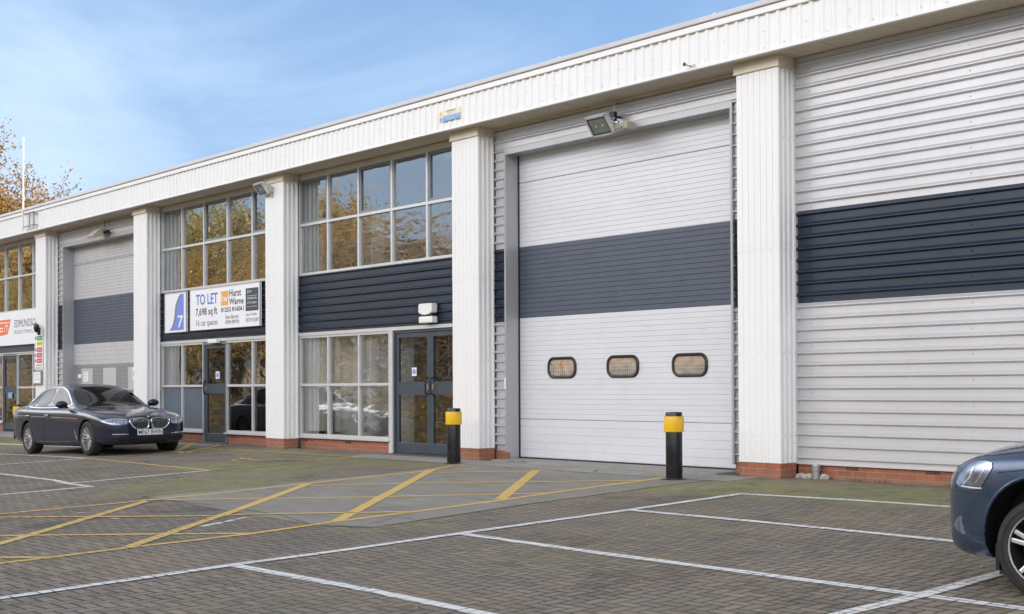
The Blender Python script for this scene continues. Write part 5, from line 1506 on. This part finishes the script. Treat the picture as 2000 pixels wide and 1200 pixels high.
spots = [(t1, -51.0, -31.5, (.6, .6, 1.2)), (t1, -55.5, -34, 1.1), (t3, -46.0, -32, 1.3), (t3, -38.5, -31, 1.3), (t3, -43.5, -34, 1.35), (t3, -34, -33, 1.0), (t3, -41, -36, 1.2), (t1, -40, -39, .62), (t2, -34, -37, .6), (t2, -63, -36, 1.5), (t2, -72, -30, 1.45), (t2, -77, -34, 1.6), (t1, -86, -31, 1.45), (t2, -93, -31, 1.3), (t1, -100, -32, 1.3),
         (t1, -108, -33, 1.35), (t1, -116, -33, 1.3), (t2, -70, -38, 1.4), (t2, -82, -41, 1.5), (t3, -28, -30, 1.0), (t2, -21, -34, .8), (t1, -12, -36, .8), (t3, -4, -32, 1.0), (t2, 5, -35, .8), (t1, 14, -36, .8), (t2, 24, -36, .9)]
for o_, x, y, sc in spots:
    c_ = put(o_, (x, y, -.85), rnd.uniform(0, 6.3), 1, 'tall autumn tree standing across the yard, behind the viewer')
    c_.scale = sc if isinstance(sc, tuple) else (sc, sc, sc)
bm = bmesh.new(); random.seed(12)
for k in range(42000):
    x = random.uniform(-150, 40); top = 4.2+1.3*math.sin(x*.31)+1.3*math.sin(x*.83+1)
    p = Vector((x, -33-random.random()*12, -.85+max(.8, top)*random.random()**.8)); n = rnd_unit(); u = n.orthogonal().normalized()*.17; v = n.cross(u).normalized()*.1
    bm.faces.new([bm.verts.new(p+u), bm.verts.new(p+v), bm.verts.new(p-u), bm.verts.new(p-v)])
me = bpy.data.meshes.new('woodland_undergrowth'); bm.to_mesh(me); bm.free(); o = link('woodland_undergrowth', me, 'leafbrown'); o['kind'] = 'stuff'
# low hedge across the yard
bm = bmesh.new(); random.seed(2)
for k in range(9000):
    x = random.uniform(-90, 30); h_ = .7+.4*math.sin(x*.7)+.3*math.sin(x*2.3); z = -.85+random.random()*(h_+.4)
    p = Vector((x, -24.5+random.gauss(0, .5), z)); n = rnd_unit(); u = n.orthogonal().normalized()*.13; v = n.cross(u).normalized()*.08
    bm.faces.new([bm.verts.new(p+u), bm.verts.new(p+v), bm.verts.new(p-u), bm.verts.new(p-v)])
me = bpy.data.meshes.new('hedge'); bm.to_mesh(me); bm.free()
tag(link('hedge', me, 'leafbrown'), 'low scrubby hedge along the far side of the yard, behind the viewer', 'hedge')

# ------------------------------------------------------------------ sky, sun, camera
SUN_EL, SUN_AZ = R(21), math.atan2(.45, .89)      # azimuth clockwise from +Y towards +X
w = bpy.data.worlds.new('World'); SC.world = w; w.use_nodes = True
t = NT(w.node_tree); bg = w.node_tree.nodes['Background']
sky = t.add('ShaderNodeTexSky', sky_type='NISHITA'); sky.sun_disc = False; sky.sun_elevation = SUN_EL; sky.sun_rotation = SUN_AZ
sky.air_density = 1.0; sky.dust_density = .6; sky.ozone_density = 1.0; sky.altitude = 50
d = t.coord('Generated'); s = t.sep(d)
zz = t.math('MAXIMUM', s[2], .04)
cv = t.comb(t.math('DIVIDE', s[0], zz), t.math('DIVIDE', s[1], zz), 0.0)
n1 = t.noise(t.vmul(d, (1.0, 1.0, 2.6)), 2.6, 7, .6, .5); n2 = t.noise(t.vmul(d, (1, 1, 2.2)), 1.1, 3, .5)
thin = t.mrange(t.math('ADD', t.math('MULTIPLY', n1, .6), t.math('MULTIPLY', n2, .55)), .50, .78, 0, .8)
SKY_STRENGTH = .10; EXPO = .84
# low bright band added to the unseen sky opposite, to light the facade; higher up the sky is thinly veiled, towards the north-west clear blue
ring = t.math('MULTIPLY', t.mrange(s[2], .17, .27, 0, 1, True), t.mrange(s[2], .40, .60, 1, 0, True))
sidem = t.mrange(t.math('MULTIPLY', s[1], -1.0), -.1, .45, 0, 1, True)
facade_fill = t.math('MULTIPLY', t.math('MULTIPLY', ring, sidem), t.mrange(n1, .25, .6, .6, 1))
blue = t.mix(.6, sky.outputs[0], (1.35, 2.6, 4.9))
left = t.mrange(t.math('SUBTRACT', t.math('MULTIPLY', s[0], -1.0), s[1]), -.2, .9, 0, .25)
cl = t.mrange(t.math('ADD', t.math('ADD', t.math('MULTIPLY', n1, .6), t.math('MULTIPLY', n2, .55)), left), .50, .86, 0, .85, True)
veil = t.mix(cl, blue, (4.3, 5.4, 6.9))
high = t.mrange(s[2], .52, .75, 0, .85, True)
veil = t.mix(high, veil, (4.0, 4.25, 4.7))
skycol = t.mix(facade_fill, veil, (29.8, 28.6, 28.4))

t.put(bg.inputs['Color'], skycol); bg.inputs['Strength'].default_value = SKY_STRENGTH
sun = bpy.data.lights.new('sun', 'SUN'); sun.energy = 5.0; sun.angle = R(.55); sun.color = (1, .86, .68)
so = bpy.data.objects.new('sun', sun); COL.objects.link(so)
dv = Vector((math.sin(SUN_AZ)*math.cos(SUN_EL), math.cos(SUN_AZ)*math.cos(SUN_EL), math.sin(SUN_EL)))
so.rotation_euler = dv.to_track_quat('Z', 'Y').to_euler(); so.location = (0, 0, 30)

cam = bpy.data.cameras.new('camera'); co = bpy.data.objects.new('camera', cam); COL.objects.link(co)
co.location = (16.7186, -13.5440, 1.1808)
r_ = Vector((0.66477918, 0.74702663, -0.00445607)); u_ = Vector((0.01351972, -0.00606679, 0.9998902)); f_ = Vector((-0.74691758, 0.66476643, 0.01413267))
co.matrix_world = Matrix(((r_.x, u_.x, -f_.x, co.location.x), (r_.y, u_.y, -f_.y, co.location.y), (r_.z, u_.z, -f_.z, co.location.z), (0, 0, 0, 1)))
cam.sensor_width = 36; cam.lens = 2508.668/2000*36; cam.shift_y = (722.834-600)/2000; cam.shift_x = 0
cam.clip_end = 2000; cam.clip_start = .1
SC.camera = co
SC.view_settings.view_transform = 'Standard'; SC.view_settings.look = 'None'; SC.view_settings.gamma = 1
SC.view_settings.exposure = EXPO
SC.cycles.max_bounces = 8; SC.cycles.transparent_max_bounces = 12; SC.cycles.use_denoising = True
